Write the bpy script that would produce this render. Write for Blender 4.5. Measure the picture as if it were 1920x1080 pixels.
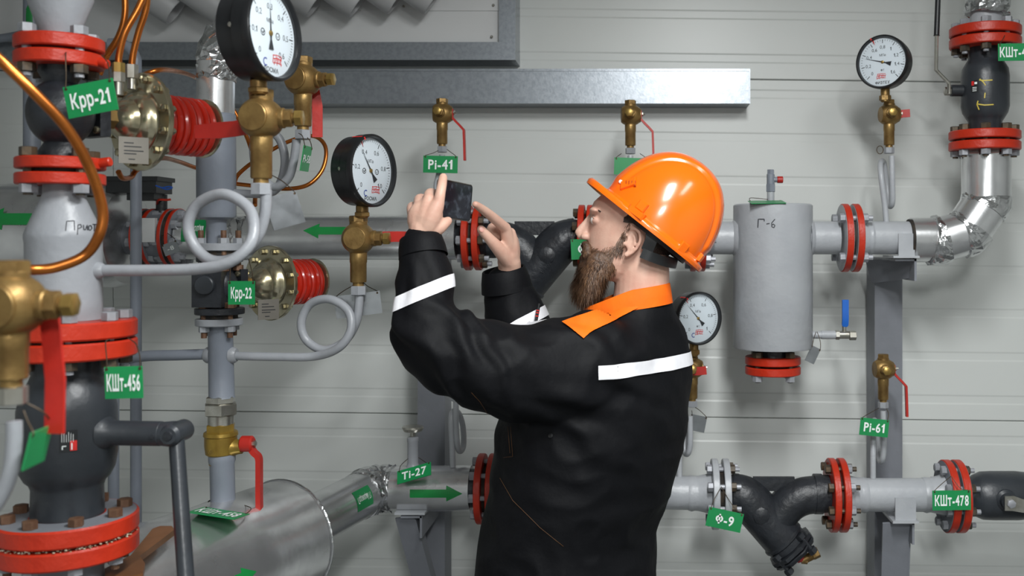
import bpy, bmesh, math, random
from mathutils import Vector, Matrix, Quaternion, noise
from mathutils.bvhtree import BVHTree
random.seed(7)
for _o in list(bpy.data.objects): bpy.data.objects.remove(_o)
scn = bpy.context.scene
COL = scn.collection
V = Vector
PI = math.pi
# ------------------------------------------------------------------ camera
FPX, HX, HY, CAMZ = 1867.0, 1200.0, 450.0, 1.65      # focal length in px of a 1920 frame, optical axis column and row, eye height
cd = bpy.data.cameras.new('camera'); cam = bpy.data.objects.new('camera', cd); COL.objects.link(cam)
cam.location = (0, 0, CAMZ); cam.rotation_euler = (PI/2, 0, 0)
cd.sensor_width = 36.0; cd.lens = 36.0*FPX/1920.0
cd.shift_y = -(540.0-HY)/1920.0; cd.shift_x = -(HX-960.0)/1920.0      # the photograph is cropped off-centre
cd.clip_start = 0.05; cd.clip_end = 50
cd.dof.use_dof = True; cd.dof.focus_distance = 2.25; cd.dof.aperture_fstop = 4.5
scn.camera = cam
# ------------------------------------------------------------------ light
scn.view_settings.view_transform = 'Standard'; scn.view_settings.look = 'None'
scn.view_settings.gamma = 1.0; scn.view_settings.use_curve_mapping = False
scn.view_settings.exposure = -0.08
w = bpy.data.worlds.new('world'); scn.world = w; w.use_nodes = True
w.node_tree.nodes['Background'].inputs[0].default_value = (0.75, 0.85, 1, 1)
w.node_tree.nodes['Background'].inputs[1].default_value = 0.05
def area(name, loc, sx, sy, power, target=None, col=(0.98, 1.0, 1.0)):
    l = bpy.data.lights.new(name, 'AREA'); l.shape = 'RECTANGLE'; l.size = sx; l.size_y = sy; l.energy = power; l.color = col
    o = bpy.data.objects.new(name, l); COL.objects.link(o); o.location = loc
    if target is not None: o.rotation_euler = (V(target)-V(loc)).to_track_quat('-Z', 'Y').to_euler()
    return o
LAMPS = [((0.28, 0.85, 2.72), 0.22, 0.9, 54), ((0.95, 1.1, 2.72), 0.22, 0.9, 9), ((0.38, -1.2, 2.72), 0.22, 1.2, 104), ((-1.5, -1.5, 2.72), 0.22, 1.1, 2)]  # last entry is an added weak fill, no known fitting behind it
for _i, (_l, _a, _b, _p) in enumerate(LAMPS): area('ceiling_light', _l, _a, _b, _p)

# ------------------------------------------------------------------ helpers
def P(px, py, d):
    """point of the room seen at pixel (px,py) of the photograph at distance d in front of the lens plane"""
    return V(((px-HX)*d/FPX, d, CAMZ-(py-HY)*d/FPX))
def PX(n, d): return n*d/FPX
def lin(c):
    c = c/255.0
    return c/12.92 if c <= 0.04045 else ((c+0.055)/1.055)**2.4
def rgb(r, g, b): return (lin(r), lin(g), lin(b), 1.0)
MATS = {}
def mat(name, col, rough=0.5, metal=0.0, col2=None, nscale=12.0, namt=0.5, bump=0.0, bscale=40.0, stretch=None, rvar=0.0,
        coat=0.0, sss=0.0, spec=0.5, sheen=0.0, detail=4.0, blo=0.4, bhi=0.65):
    m = bpy.data.materials.new(name); m.use_nodes = True
    nt = m.node_tree; N = nt.nodes; L = nt.links; b = N['Principled BSDF']
    b.inputs['Base Color'].default_value = col
    b.inputs['Roughness'].default_value = rough; b.inputs['Metallic'].default_value = metal
    b.inputs['Coat Weight'].default_value = coat; b.inputs['Coat Roughness'].default_value = 0.12
    b.inputs['Specular IOR Level'].default_value = spec
    if sheen: b.inputs['Sheen Weight'].default_value = sheen
    if sss:
        b.inputs['Subsurface Weight'].default_value = sss; b.inputs['Subsurface Radius'].default_value = (0.012, 0.005, 0.003)
        b.inputs['Subsurface Scale'].default_value = 1.0
    tc = N.new('ShaderNodeTexCoord'); mp = N.new('ShaderNodeMapping'); L.new(tc.outputs['Object'], mp.inputs[0])
    if stretch: mp.inputs['Scale'].default_value = stretch
    if col2 is not None or rvar:
        n = N.new('ShaderNodeTexNoise'); n.inputs['Scale'].default_value = nscale; n.inputs['Detail'].default_value = detail
        L.new(mp.outputs[0], n.inputs['Vector'])
        mr = N.new('ShaderNodeMapRange'); mr.inputs['From Min'].default_value = blo; mr.inputs['From Max'].default_value = bhi
        L.new(n.outputs['Fac'], mr.inputs['Value'])
        if col2 is not None:
            mx = N.new('ShaderNodeMix'); mx.data_type = 'RGBA'
            mx.inputs['A'].default_value = col; mx.inputs['B'].default_value = col2
            mul = N.new('ShaderNodeMath'); mul.operation = 'MULTIPLY'; mul.inputs[1].default_value = namt
            L.new(mr.outputs[0], mul.inputs[0]); L.new(mul.outputs[0], mx.inputs['Factor'])
            L.new(mx.outputs['Result'], b.inputs['Base Color'])
        if rvar:
            r2 = N.new('ShaderNodeMapRange'); r2.inputs['To Min'].default_value = max(0.03, rough-rvar); r2.inputs['To Max'].default_value = rough+rvar
            L.new(n.outputs['Fac'], r2.inputs['Value']); L.new(r2.outputs[0], b.inputs['Roughness'])
    if bump:
        n2 = N.new('ShaderNodeTexNoise'); n2.inputs['Scale'].default_value = bscale; n2.inputs['Detail'].default_value = 3
        L.new(mp.outputs[0], n2.inputs['Vector'])
        bp = N.new('ShaderNodeBump'); bp.inputs['Strength'].default_value = bump; bp.inputs['Distance'].default_value = 0.01
        L.new(n2.outputs['Fac'], bp.inputs['Height']); L.new(bp.outputs[0], b.inputs['Normal'])
    MATS[name] = m
    return m
mat('wall_paint', rgb(210, 213, 210), 0.36, 0, rgb(203, 206, 203), 1.5, 0.6, bump=0.012, bscale=160)
mat('room_paint', rgb(184, 186, 184), 0.6, 0, rgb(176, 178, 176), 2.0, 0.6)
mat('floor_paint', rgb(104, 106, 106), 0.5, 0, rgb(90, 92, 93), 3.0, 0.7)
mat('ceiling_paint', rgb(215, 216, 213), 0.6, 0, rgb(208, 208, 206), 3.0, 0.5)
mat('galvanised', rgb(150, 155, 161), 0.34, 0.78, rgb(128, 134, 140), 90.0, 0.6, bump=0.02, bscale=160)
mat('grey_paint', rgb(150, 153, 158), 0.38, 0, rgb(141, 144, 149), 14.0, 0.7, bump=0.10, bscale=70)
mat('lit_grey_paint', rgb(170, 173, 177), 0.36, 0, rgb(160, 163, 168), 14.0, 0.7, bump=0.10, bscale=70)  # grey_paint lightened: stronger frontal light on the wall pipework put into the colour
mat('grey_steel', rgb(124, 127, 134), 0.45, 0, rgb(112, 115, 121), 9.0, 0.7, bump=0.06, bscale=60)
mat('blue_grey_paint', rgb(126, 132, 142), 0.4, 0, rgb(116, 122, 132), 12.0, 0.7, bump=0.08, bscale=60)
mat('red_paint', rgb(184, 44, 17), 0.40, 0, rgb(166, 36, 14), 18.0, 0.6, bump=0.12, bscale=90)
mat('lever_red', rgb(178, 36, 26), 0.42, 0, rgb(156, 30, 22), 24.0, 0.6, bump=0.06, bscale=60)
mat('graphite', rgb(48, 52, 57), 0.36, 0, rgb(38, 41, 45), 10.0, 0.8, bump=0.06, bscale=90)
mat('cast_black', rgb(38, 41, 46), 0.42, 0, rgb(28, 30, 34), 25.0, 0.8, bump=0.22, bscale=60)
mat('brass', rgb(150, 122, 74), 0.42, 0.7, rgb(114, 88, 50), 30.0, 0.8, bump=0.10, bscale=80, rvar=0.1)
mat('brass_bright', rgb(176, 148, 84), 0.35, 0.8, rgb(140, 112, 60), 35.0, 0.7, bump=0.06, bscale=60, rvar=0.1)
mat('brass_valve', rgb(156, 128, 56), 0.36, 0.6, rgb(132, 106, 46), 30.0, 0.7, bump=0.08, bscale=80)
mat('name_plate_metal', rgb(128, 124, 116), 0.5, 0.5, rgb(116, 112, 104), 30, 0.5)
mat('copper', rgb(190, 112, 50), 0.30, 0.9, rgb(150, 84, 38), 20.0, 0.6, rvar=0.1)
mat('bolt_grey', rgb(158, 160, 166), 0.42, 0.2, rgb(132, 134, 138), 40.0, 0.7, bump=0.06, bscale=90)
mat('bolt_dark', rgb(74, 68, 60), 0.5, 0.5, rgb(104, 84, 62), 45.0, 0.8, bump=0.1, bscale=90)
mat('bolt_rust', rgb(112, 84, 64), 0.6, 0.3, rgb(92, 62, 44), 60.0, 0.9, bump=0.15, bscale=90)
mat('steel', rgb(186, 184, 176), 0.30, 0.9, rgb(150, 146, 134), 40.0, 0.6, rvar=0.1)
mat('yellow_zinc', rgb(196, 190, 166), 0.22, 0.9, rgb(164, 152, 116), 16.0, 0.7, rvar=0.08)
mat('spring_red', rgb(208, 44, 26), 0.25, 0, rgb(180, 36, 22), 14.0, 0.4, coat=0.4)
mat('foil', rgb(226, 227, 228), 0.25, 0.86, rgb(180, 181, 182), 8.0, 0.6, bump=0.05, bscale=22, rvar=0.08)
mat('crumpled_foil', rgb(206, 207, 208), 0.17, 0.97, rgb(180, 181, 182), 20.0, 0.6, bump=0.25, bscale=60)
mat('aluminium_plate', rgb(136, 139, 142), 0.30, 0.9, rgb(150, 154, 158), 30.0, 0.5, rvar=0.1)
mat('tag_green', rgb(22, 138, 76), 0.38, 0, rgb(16, 122, 66), 6.0, 0.6)
mat('print_white', rgb(236, 240, 238), 0.5, 0, rgb(222, 228, 226), 30, 0.5)
mat('arrow_green', rgb(20, 132, 62), 0.4, 0, rgb(14, 116, 52), 10.0, 0.6)
mat('wire', rgb(66, 56, 44), 0.5, 0.6, rgb(90, 74, 54), 60.0, 0.7)
mat('gauge_black', rgb(22, 23, 25), 0.32, 0, rgb(30, 31, 33), 20.0, 0.6, bump=0.03, bscale=90)
mat('dial_white', rgb(220, 229, 235), 0.45, 0, rgb(212, 221, 228), 8.0, 0.4)
mat('dial_print', rgb(30, 32, 36), 0.5, 0, rgb(40, 42, 46), 30, 0.5)
mat('dial_red', rgb(212, 40, 36), 0.5, 0, rgb(190, 34, 30), 40, 0.6)
mat('dial_blue', rgb(50, 70, 150), 0.5, 0, rgb(60, 80, 160), 40, 0.6)
mat('gasket', rgb(30, 27, 24), 0.75, 0, rgb(60, 48, 36), 50.0, 0.8, bump=0.3, bscale=60)
mat('marker_ink', rgb(34, 36, 42), 0.5, 0, rgb(60, 62, 68), 60, 0.6)
mat('yellow_ink', rgb(206, 184, 70), 0.5, 0, rgb(180, 158, 60), 60, 0.6)
mat('lever_blue', rgb(24, 98, 190), 0.4, 0, rgb(18, 82, 166), 20, 0.5)
mat('bronze_paint', rgb(138, 92, 58), 0.4, 0.35, rgb(116, 76, 46), 18, 0.6, bump=0.05, bscale=60)
mat('plastic_black', rgb(26, 28, 30), 0.4, 0, rgb(36, 38, 40), 14, 0.6)
mat('cable_blue', rgb(34, 84, 170), 0.45, 0, rgb(26, 70, 150), 14, 0.5)
mat('panel_white', rgb(205, 206, 206), 0.5, 0, rgb(195, 196, 196), 4, 0.5)
mat('corrugated', rgb(178, 179, 180), 0.5, 0.1, rgb(160, 161, 162), 8, 0.6)
mat('lime_deposit', rgb(206, 198, 176), 0.8, 0, rgb(150, 120, 84), 70, 0.8, bump=0.4, bscale=90)
def glass_mat():
    m = bpy.data.materials.new('gauge_glass'); m.use_nodes = True; nt = m.node_tree; nt.nodes.clear()
    o = nt.nodes.new('ShaderNodeOutputMaterial'); mx = nt.nodes.new('ShaderNodeMixShader'); t = nt.nodes.new('ShaderNodeBsdfTransparent')
    g = nt.nodes.new('ShaderNodeBsdfGlossy'); g.inputs['Roughness'].default_value = 0.03; f = nt.nodes.new('ShaderNodeFresnel'); f.inputs[0].default_value = 1.35
    nt.links.new(f.outputs[0], mx.inputs[0]); nt.links.new(t.outputs[0], mx.inputs[1]); nt.links.new(g.outputs[0], mx.inputs[2]); nt.links.new(mx.outputs[0], o.inputs[0])
    MATS['gauge_glass'] = m
glass_mat()

def basis(axis):
    a = V(axis).normalized()
    r = V((0, 0, 1)) if abs(a.z) < 0.9 else V((0, -1, 0))
    u = r.cross(a).normalized(); v = a.cross(u)
    return a, u, v
WORLD = {}
GIRTH = [1.0]      # girth factor for upright turned parts (the left column is slimmer than it looks at the picture edge)
class MB:
    def __init__(s): s.v = []; s.f = []; s.mi = []; s.cur = 0
    def m(s, i): s.cur = i; return s
    def face(s, *ids): s.f.append(ids); s.mi.append(s.cur)
    def lathe(s, o, axis, prof, n=32, cap0=True, cap1=True, phase=0.0, a0=None, a1=None):
        o = V(o); a, u, v = basis(axis); rings = []
        full = a0 is None
        if GIRTH[0] != 1.0 and abs(a.z) > 0.9: prof = [(t, r*GIRTH[0]) for t, r in prof]
        for t, r in prof:
            if r < 1e-6: rings.append([len(s.v)]); s.v.append(o+a*t); continue
            ring = []
            for k in range(n if full else n+1):
                th = phase+2*PI*k/n if full else a0+(a1-a0)*k/n
                ring.append(len(s.v)); s.v.append(o+a*t+u*(r*math.cos(th))+v*(r*math.sin(th)))
            rings.append(ring)
        for A, B in zip(rings, rings[1:]):
            m_ = n
            for k in range(m_):
                k2 = (k+1) % n if full else k+1
                if len(A) == 1 and len(B) == 1: continue
                if len(A) == 1: s.face(A[0], B[k2], B[k])
                elif len(B) == 1: s.face(A[k], A[k2], B[0])
                else: s.face(A[k], A[k2], B[k2], B[k])
        if full:
            if cap0 and len(rings[0]) > 1: s.face(*reversed(rings[0]))
            if cap1 and len(rings[-1]) > 1: s.face(*rings[-1])
        return s
    def cyl(s, p0, p1, r0, r1=None, n=24):
        p0 = V(p0); p1 = V(p1); d = (p1-p0)
        return s.lathe(p0, d, [(0, r0), (d.length, r0 if r1 is None else r1)], n)
    def ccyl(s, p0, p1, r, c=0.0015, n=24, phase=0.0):
        p0 = V(p0); p1 = V(p1); L = (p1-p0).length
        return s.lathe(p0, p1-p0, [(0, r-c), (c, r), (L-c, r), (L, r-c)], n, phase=phase)
    def hexp(s, p0, p1, r, phase=0.3):
        p0 = V(p0); p1 = V(p1); L = (p1-p0).length; c = r*0.12
        return s.lathe(p0, p1-p0, [(0, r-c), (c*0.6, r), (L-c*0.6, r), (L, r-c)], 6, phase=phase)
    def sphere(s, c, r, n=24, sc=(1, 1, 1), rot=None):
        c = V(c); i0 = len(s.v); rows = max(6, n//2)
        rings = []
        for i in range(rows+1):
            ph = PI*i/rows
            if i in (0, rows): rings.append([len(s.v)]); s.v.append(V((0, 0, r*math.cos(ph))))
            else:
                ring = []
                for k in range(n):
                    th = 2*PI*k/n; ring.append(len(s.v)); s.v.append(V((r*math.sin(ph)*math.cos(th), r*math.sin(ph)*math.sin(th), r*math.cos(ph))))
                rings.append(ring)
        for A, B in zip(rings, rings[1:]):
            for k in range(n):
                k2 = (k+1) % n
                if len(A) == 1: s.face(A[0], B[k], B[k2])
                elif len(B) == 1: s.face(A[k], B[0], A[k2])
                else: s.face(A[k], B[k], B[k2], A[k2])
        for i in range(i0, len(s.v)):
            q = V((s.v[i].x*sc[0], s.v[i].y*sc[1], s.v[i].z*sc[2]))
            s.v[i] = c+(rot @ q if rot is not None else q)
        return s
    def box(s, c, ex, ey, ez, bev=0.0):
        """box with half-extent vectors ex, ey, ez; optional small chamfer of the ex/ez outline"""
        c = V(c); ex, ey, ez = V(ex), V(ey), V(ez)
        i0 = len(s.v)
        for a in (-1, 1):
            for b in (-1, 1):
                for d in (-1, 1): s.v.append(c+ex*a+ey*b+ez*d)
        for q in ((0, 1, 3, 2), (4, 6, 7, 5), (0, 4, 5, 1), (2, 3, 7, 6), (0, 2, 6, 4), (1, 5, 7, 3)): s.face(*[i0+k for k in q])
        return s
    def abox(s, c, sx, sy, sz): return s.box(c, (sx/2, 0, 0), (0, sy/2, 0), (0, 0, sz/2))
    def tube(s, path, r, n=12, caps=True, closed=False):
        pts = [V(p) for p in path]; N = len(pts); rs = r if isinstance(r, (list, tuple)) else [r]*N
        tang = []
        for i in range(N):
            a = pts[(i-1) % N] if (closed or i > 0) else pts[i]; b = pts[(i+1) % N] if (closed or i < N-1) else pts[i]
            tang.append((b-a).normalized())
        _, u, v = basis(tang[0]); rings = []
        for i in range(N):
            if i:
                q = tang[i-1].rotation_difference(tang[i]); u = q @ u
                u = (u-tang[i]*u.dot(tang[i])).normalized()
            v = tang[i].cross(u); ring = []
            for k in range(n):
                th = 2*PI*k/n; ring.append(len(s.v)); s.v.append(pts[i]+u*(rs[i]*math.cos(th))+v*(rs[i]*math.sin(th)))
            rings.append(ring)
        for i in range(N if closed else N-1):
            A, B = rings[i], rings[(i+1) % N]
            for k in range(n): s.face(A[k], A[(k+1) % n], B[(k+1) % n], B[k])
        if caps and not closed: s.face(*reversed(rings[0])); s.face(*rings[-1])
        return s
    def strip(s, path, wdir, w, t):
        """flat bar of width w (along wdir) and thickness t swept along path"""
        pts = [V(p) for p in path]; rings = []; W = V(wdir).normalized(); N = len(pts)
        ws = w if isinstance(w, (list, tuple)) else [w]*N
        for i in range(N):
            tg = (pts[min(i+1, N-1)]-pts[max(i-1, 0)]).normalized(); wd = (W-tg*W.dot(tg)).normalized(); nn = tg.cross(wd)
            ring = []
            for a, b in ((-1, -1), (1, -1), (1, 1), (-1, 1)): ring.append(len(s.v)); s.v.append(pts[i]+wd*(a*ws[i]/2)+nn*(b*t/2))
            rings.append(ring)
        for A, B in zip(rings, rings[1:]):
            for k in range(4): s.face(A[k], A[(k+1) % 4], B[(k+1) % 4], B[k])
        s.face(*reversed(rings[0])); s.face(*rings[-1]); return s
    def grid(s, fn, nu, nv, cu=False, cv=False):
        i0 = len(s.v)
        for i in range(nu):
            for j in range(nv): s.v.append(V(fn(i, j)))
        for i in range(nu if cu else nu-1):
            for j in range(nv if cv else nv-1):
                s.face(i0+i*nv+j, i0+((i+1) % nu)*nv+j, i0+((i+1) % nu)*nv+(j+1) % nv, i0+i*nv+(j+1) % nv)
        return s
    def poly(s, pts2, o, u, v, t):
        """2-D outline (list of (a,b)) extruded by t along u x v"""
        o, u, v = V(o), V(u), V(v); nn = u.cross(v).normalized(); n = len(pts2); i0 = len(s.v)
        for a, b in pts2: s.v.append(o+u*a+v*b)
        for a, b in pts2: s.v.append(o+u*a+v*b+nn*t)
        s.face(*[i0+k for k in reversed(range(n))]); s.face(*[i0+n+k for k in range(n)])
        for k in range(n): s.face(i0+k, i0+(k+1) % n, i0+n+(k+1) % n, i0+n+k)
        return s
    def raw(s, vs, fs):
        i0 = len(s.v); s.v += [V(x) for x in vs]
        for f in fs: s.face(*[i0+k for k in f])
        return s
    def build(s, name, mats, parent=None, label=None, sharp=35, flat=False, recalc=True, origin=None):
        me = bpy.data.meshes.new(name)
        if origin is None:
            lo = V((min(p[i] for p in s.v) for i in range(3))); hi = V((max(p[i] for p in s.v) for i in range(3))); origin = (lo+hi)/2
        o_ = V(origin)
        me.from_pydata([tuple(p-o_) for p in s.v], [], s.f)
        for mm in (mats if isinstance(mats, (list, tuple)) else [mats]): me.materials.append(MATS[mm])
        if recalc:
            bm = bmesh.new(); bm.from_mesh(me); bmesh.ops.recalc_face_normals(bm, faces=bm.faces); bm.to_mesh(me); bm.free()
        me.polygons.foreach_set('material_index', s.mi)
        if not flat:
            me.shade_smooth(); me.set_sharp_from_angle(angle=math.radians(sharp))
        me.update()
        return place(bpy.data.objects.new(name, me), o_, parent, label)
def place(ob, loc, parent=None, label=None):
    COL.objects.link(ob); loc = V(loc); WORLD[ob] = loc
    if parent is not None: ob.parent = parent; ob.location = loc-WORLD[parent]
    else: ob.location = loc
    if label: ob['label'] = label
    return ob
def thing(name, label, cat, loc, group=None):
    o = bpy.data.objects.new(name, None); o.empty_display_size = 0.02
    place(o, loc); o['label'] = label; o['category'] = cat
    if group: o['group'] = group
    return o
def tagp(o, label, cat, group=None):
    o['label'] = label; o['category'] = cat
    if group: o['group'] = group
    return o
def struct(o): o['kind'] = 'structure'; return o
def smooth_path(pts, k=8, closed=False):
    pts = [V(p) for p in pts]; n = len(pts); out = []
    for i in range(n if closed else n-1):
        g = lambda j: pts[j % n] if closed else pts[min(max(j, 0), n-1)]
        p0, p1, p2, p3 = g(i-1), g(i), g(i+1), g(i+2)
        for j in range(k):
            t = j/k
            out.append(0.5*((2*p1)+(p2-p0)*t+(2*p0-5*p1+4*p2-p3)*t*t+(3*p1-p0-3*p2+p3)*t**3))
    if not closed: out.append(pts[-1])
    return out
_fonts = {}
def glyph(ch, bold):
    if ch == '1':
        w = 0.20+bold*2; return [(0.0, 0.74), (0.0, 0.60), (0.20, 0.66), (0.20, 0.0), (0.20+w, 0.0), (0.20+w, 1.0), (0.26, 1.0), (0.17, 0.84)], [(0, 1, 2, 7), (2, 3, 4, 5, 6, 7)]
    if ch == 'Ф':
        vs, fs, n = [], [], 20
        for k in range(n):
            t = 2*PI*k/n; vs += [(0.46+0.46*math.cos(t), 0.52+0.36*math.sin(t)), (0.46+0.25*math.cos(t), 0.52+0.19*math.sin(t))]
        fs = [(2*k, 2*((k+1) % n), 2*((k+1) % n)+1, 2*k+1) for k in range(n)]
        i = len(vs); vs += [(0.36, 0.0), (0.56, 0.0), (0.56, 1.02), (0.36, 1.02)]; fs.append((i, i+1, i+2, i+3)); return vs, fs
    c = bpy.data.curves.new('t', 'FONT'); c.body = ch; c.offset = bold; c.resolution_u = 3; c.fill_mode = 'FRONT'
    o = bpy.data.objects.new('t', c); COL.objects.link(o)
    dg = bpy.context.evaluated_depsgraph_get(); me = bpy.data.meshes.new_from_object(o.evaluated_get(dg))
    vs = [(v.co.x/0.72, v.co.y/0.72) for v in me.vertices]; fs = [tuple(p.vertices) for p in me.polygons]
    bpy.data.objects.remove(o); bpy.data.curves.remove(c); bpy.data.meshes.remove(me)
    x0 = min((v[0] for v in vs), default=0)
    return [(x-x0, y) for x, y in vs], fs
def text2d(s, bold=0.012):
    """flat lettering as 2-D verts/faces, cap height about 1; returns verts, faces, width"""
    key = (s, bold)
    if key in _fonts: return _fonts[key]
    V_, F_, x = [], [], 0.0
    for ch in s:
        if ch == ' ': x += 0.35; continue
        if ('g', ch, bold) not in _fonts: _fonts[('g', ch, bold)] = glyph(ch, bold)
        vs, fs = _fonts[('g', ch, bold)]; i0 = len(V_)
        V_ += [(x+a_, b_) for a_, b_ in vs]; F_ += [tuple(i0+k for k in f) for f in fs]; x += max((a_ for a_, b_ in vs), default=0)+0.13
    _fonts[key] = (V_, F_, x-0.13)
    return _fonts[key]
def put_text(mb, s, o, u, v, w=None, h=None, bold=0.012, base=0.0):
    """lettering centred on o, along unit vectors u (right) and v (up), stretched to width w and cap height h"""
    vs, fs, W = text2d(s, bold); sx = w/W if w else h
    h = h if h else sx
    mb.raw([V(o)+V(u)*((x-W/2)*sx)+V(v)*((y-0.5)*h) for x, y in vs], fs)
def cyl_map(o, axis, ref, R):
    """maps (along, around) metres to the skin of a cylinder; ref points to around = 0"""
    a = V(axis).normalized(); r = V(ref); r = (r-a*r.dot(a)).normalized(); t = a.cross(r)
    return lambda s_, h_: V(o)+a*s_+r*(R*math.cos(h_/R))+t*(R*math.sin(h_/R))
def ribbon2d(mb, pts, w, fn, k=1):
    """a pen stroke of width w along 2-D pts, laid on a surface by fn"""
    n = len(pts); L = []
    for i in range(n):
        a = pts[max(i-1, 0)]; b = pts[min(i+1, n-1)]; dx, dy = b[0]-a[0], b[1]-a[1]; l = math.hypot(dx, dy) or 1
        L.append((pts[i][0]-dy/l*w/2, pts[i][1]+dx/l*w/2, pts[i][0]+dy/l*w/2, pts[i][1]-dx/l*w/2))
    vs = []
    for q in L: vs += [fn(q[0], q[1]), fn(q[2], q[3])]
    mb.raw(vs, [(2*i, 2*i+1, 2*i+3, 2*i+2) for i in range(n-1)])
X, Y, Z = V((1, 0, 0)), V((0, 1, 0)), V((0, 0, 1))

def tree_of(mb): return BVHTree.FromPolygons(mb.v, mb.f)
def hit_px(px, py, tree):
    eye = V((0, 0, CAMZ)); d = (P(px, py, 2.0)-eye).normalized(); h = tree.ray_cast(eye, d)
    if h[0] is None: return None, None
    return h[0], (h[1] if h[1].dot(d) < 0 else -h[1])
def ink(tree, strokes, w_, name, m, parent):
    """pen strokes lying on a surface; points are where the photograph shows them on that surface"""
    mb = MB()
    for st in strokes:
        pts = []
        for (a, b), (c, d) in zip(st, st[1:]): pts += [(a+(c-a)*k/4, b+(d-b)*k/4) for k in range(4)]
        pts.append(st[-1])
        vs = []; n = len(pts)
        for i in range(n):
            a = pts[max(i-1, 0)]; b = pts[min(i+1, n-1)]; dx, dy = b[0]-a[0], b[1]-a[1]; l = math.hypot(dx, dy) or 1
            for sg in (1, -1):
                h, nn = hit_px(pts[i][0]-sg*dy/l*w_/2, pts[i][1]+sg*dx/l*w_/2, tree); vs.append(h+nn*0.0006 if h is not None else None)
        for i in range(n-1):
            q4 = [vs[2*i], vs[2*i+1], vs[2*i+3], vs[2*i+2]]
            if all(x is not None for x in q4): mb.raw(q4, [(0, 1, 2, 3)])
    return mb.build(name, m, parent, flat=True, recalc=False) if mb.f else None
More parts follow.
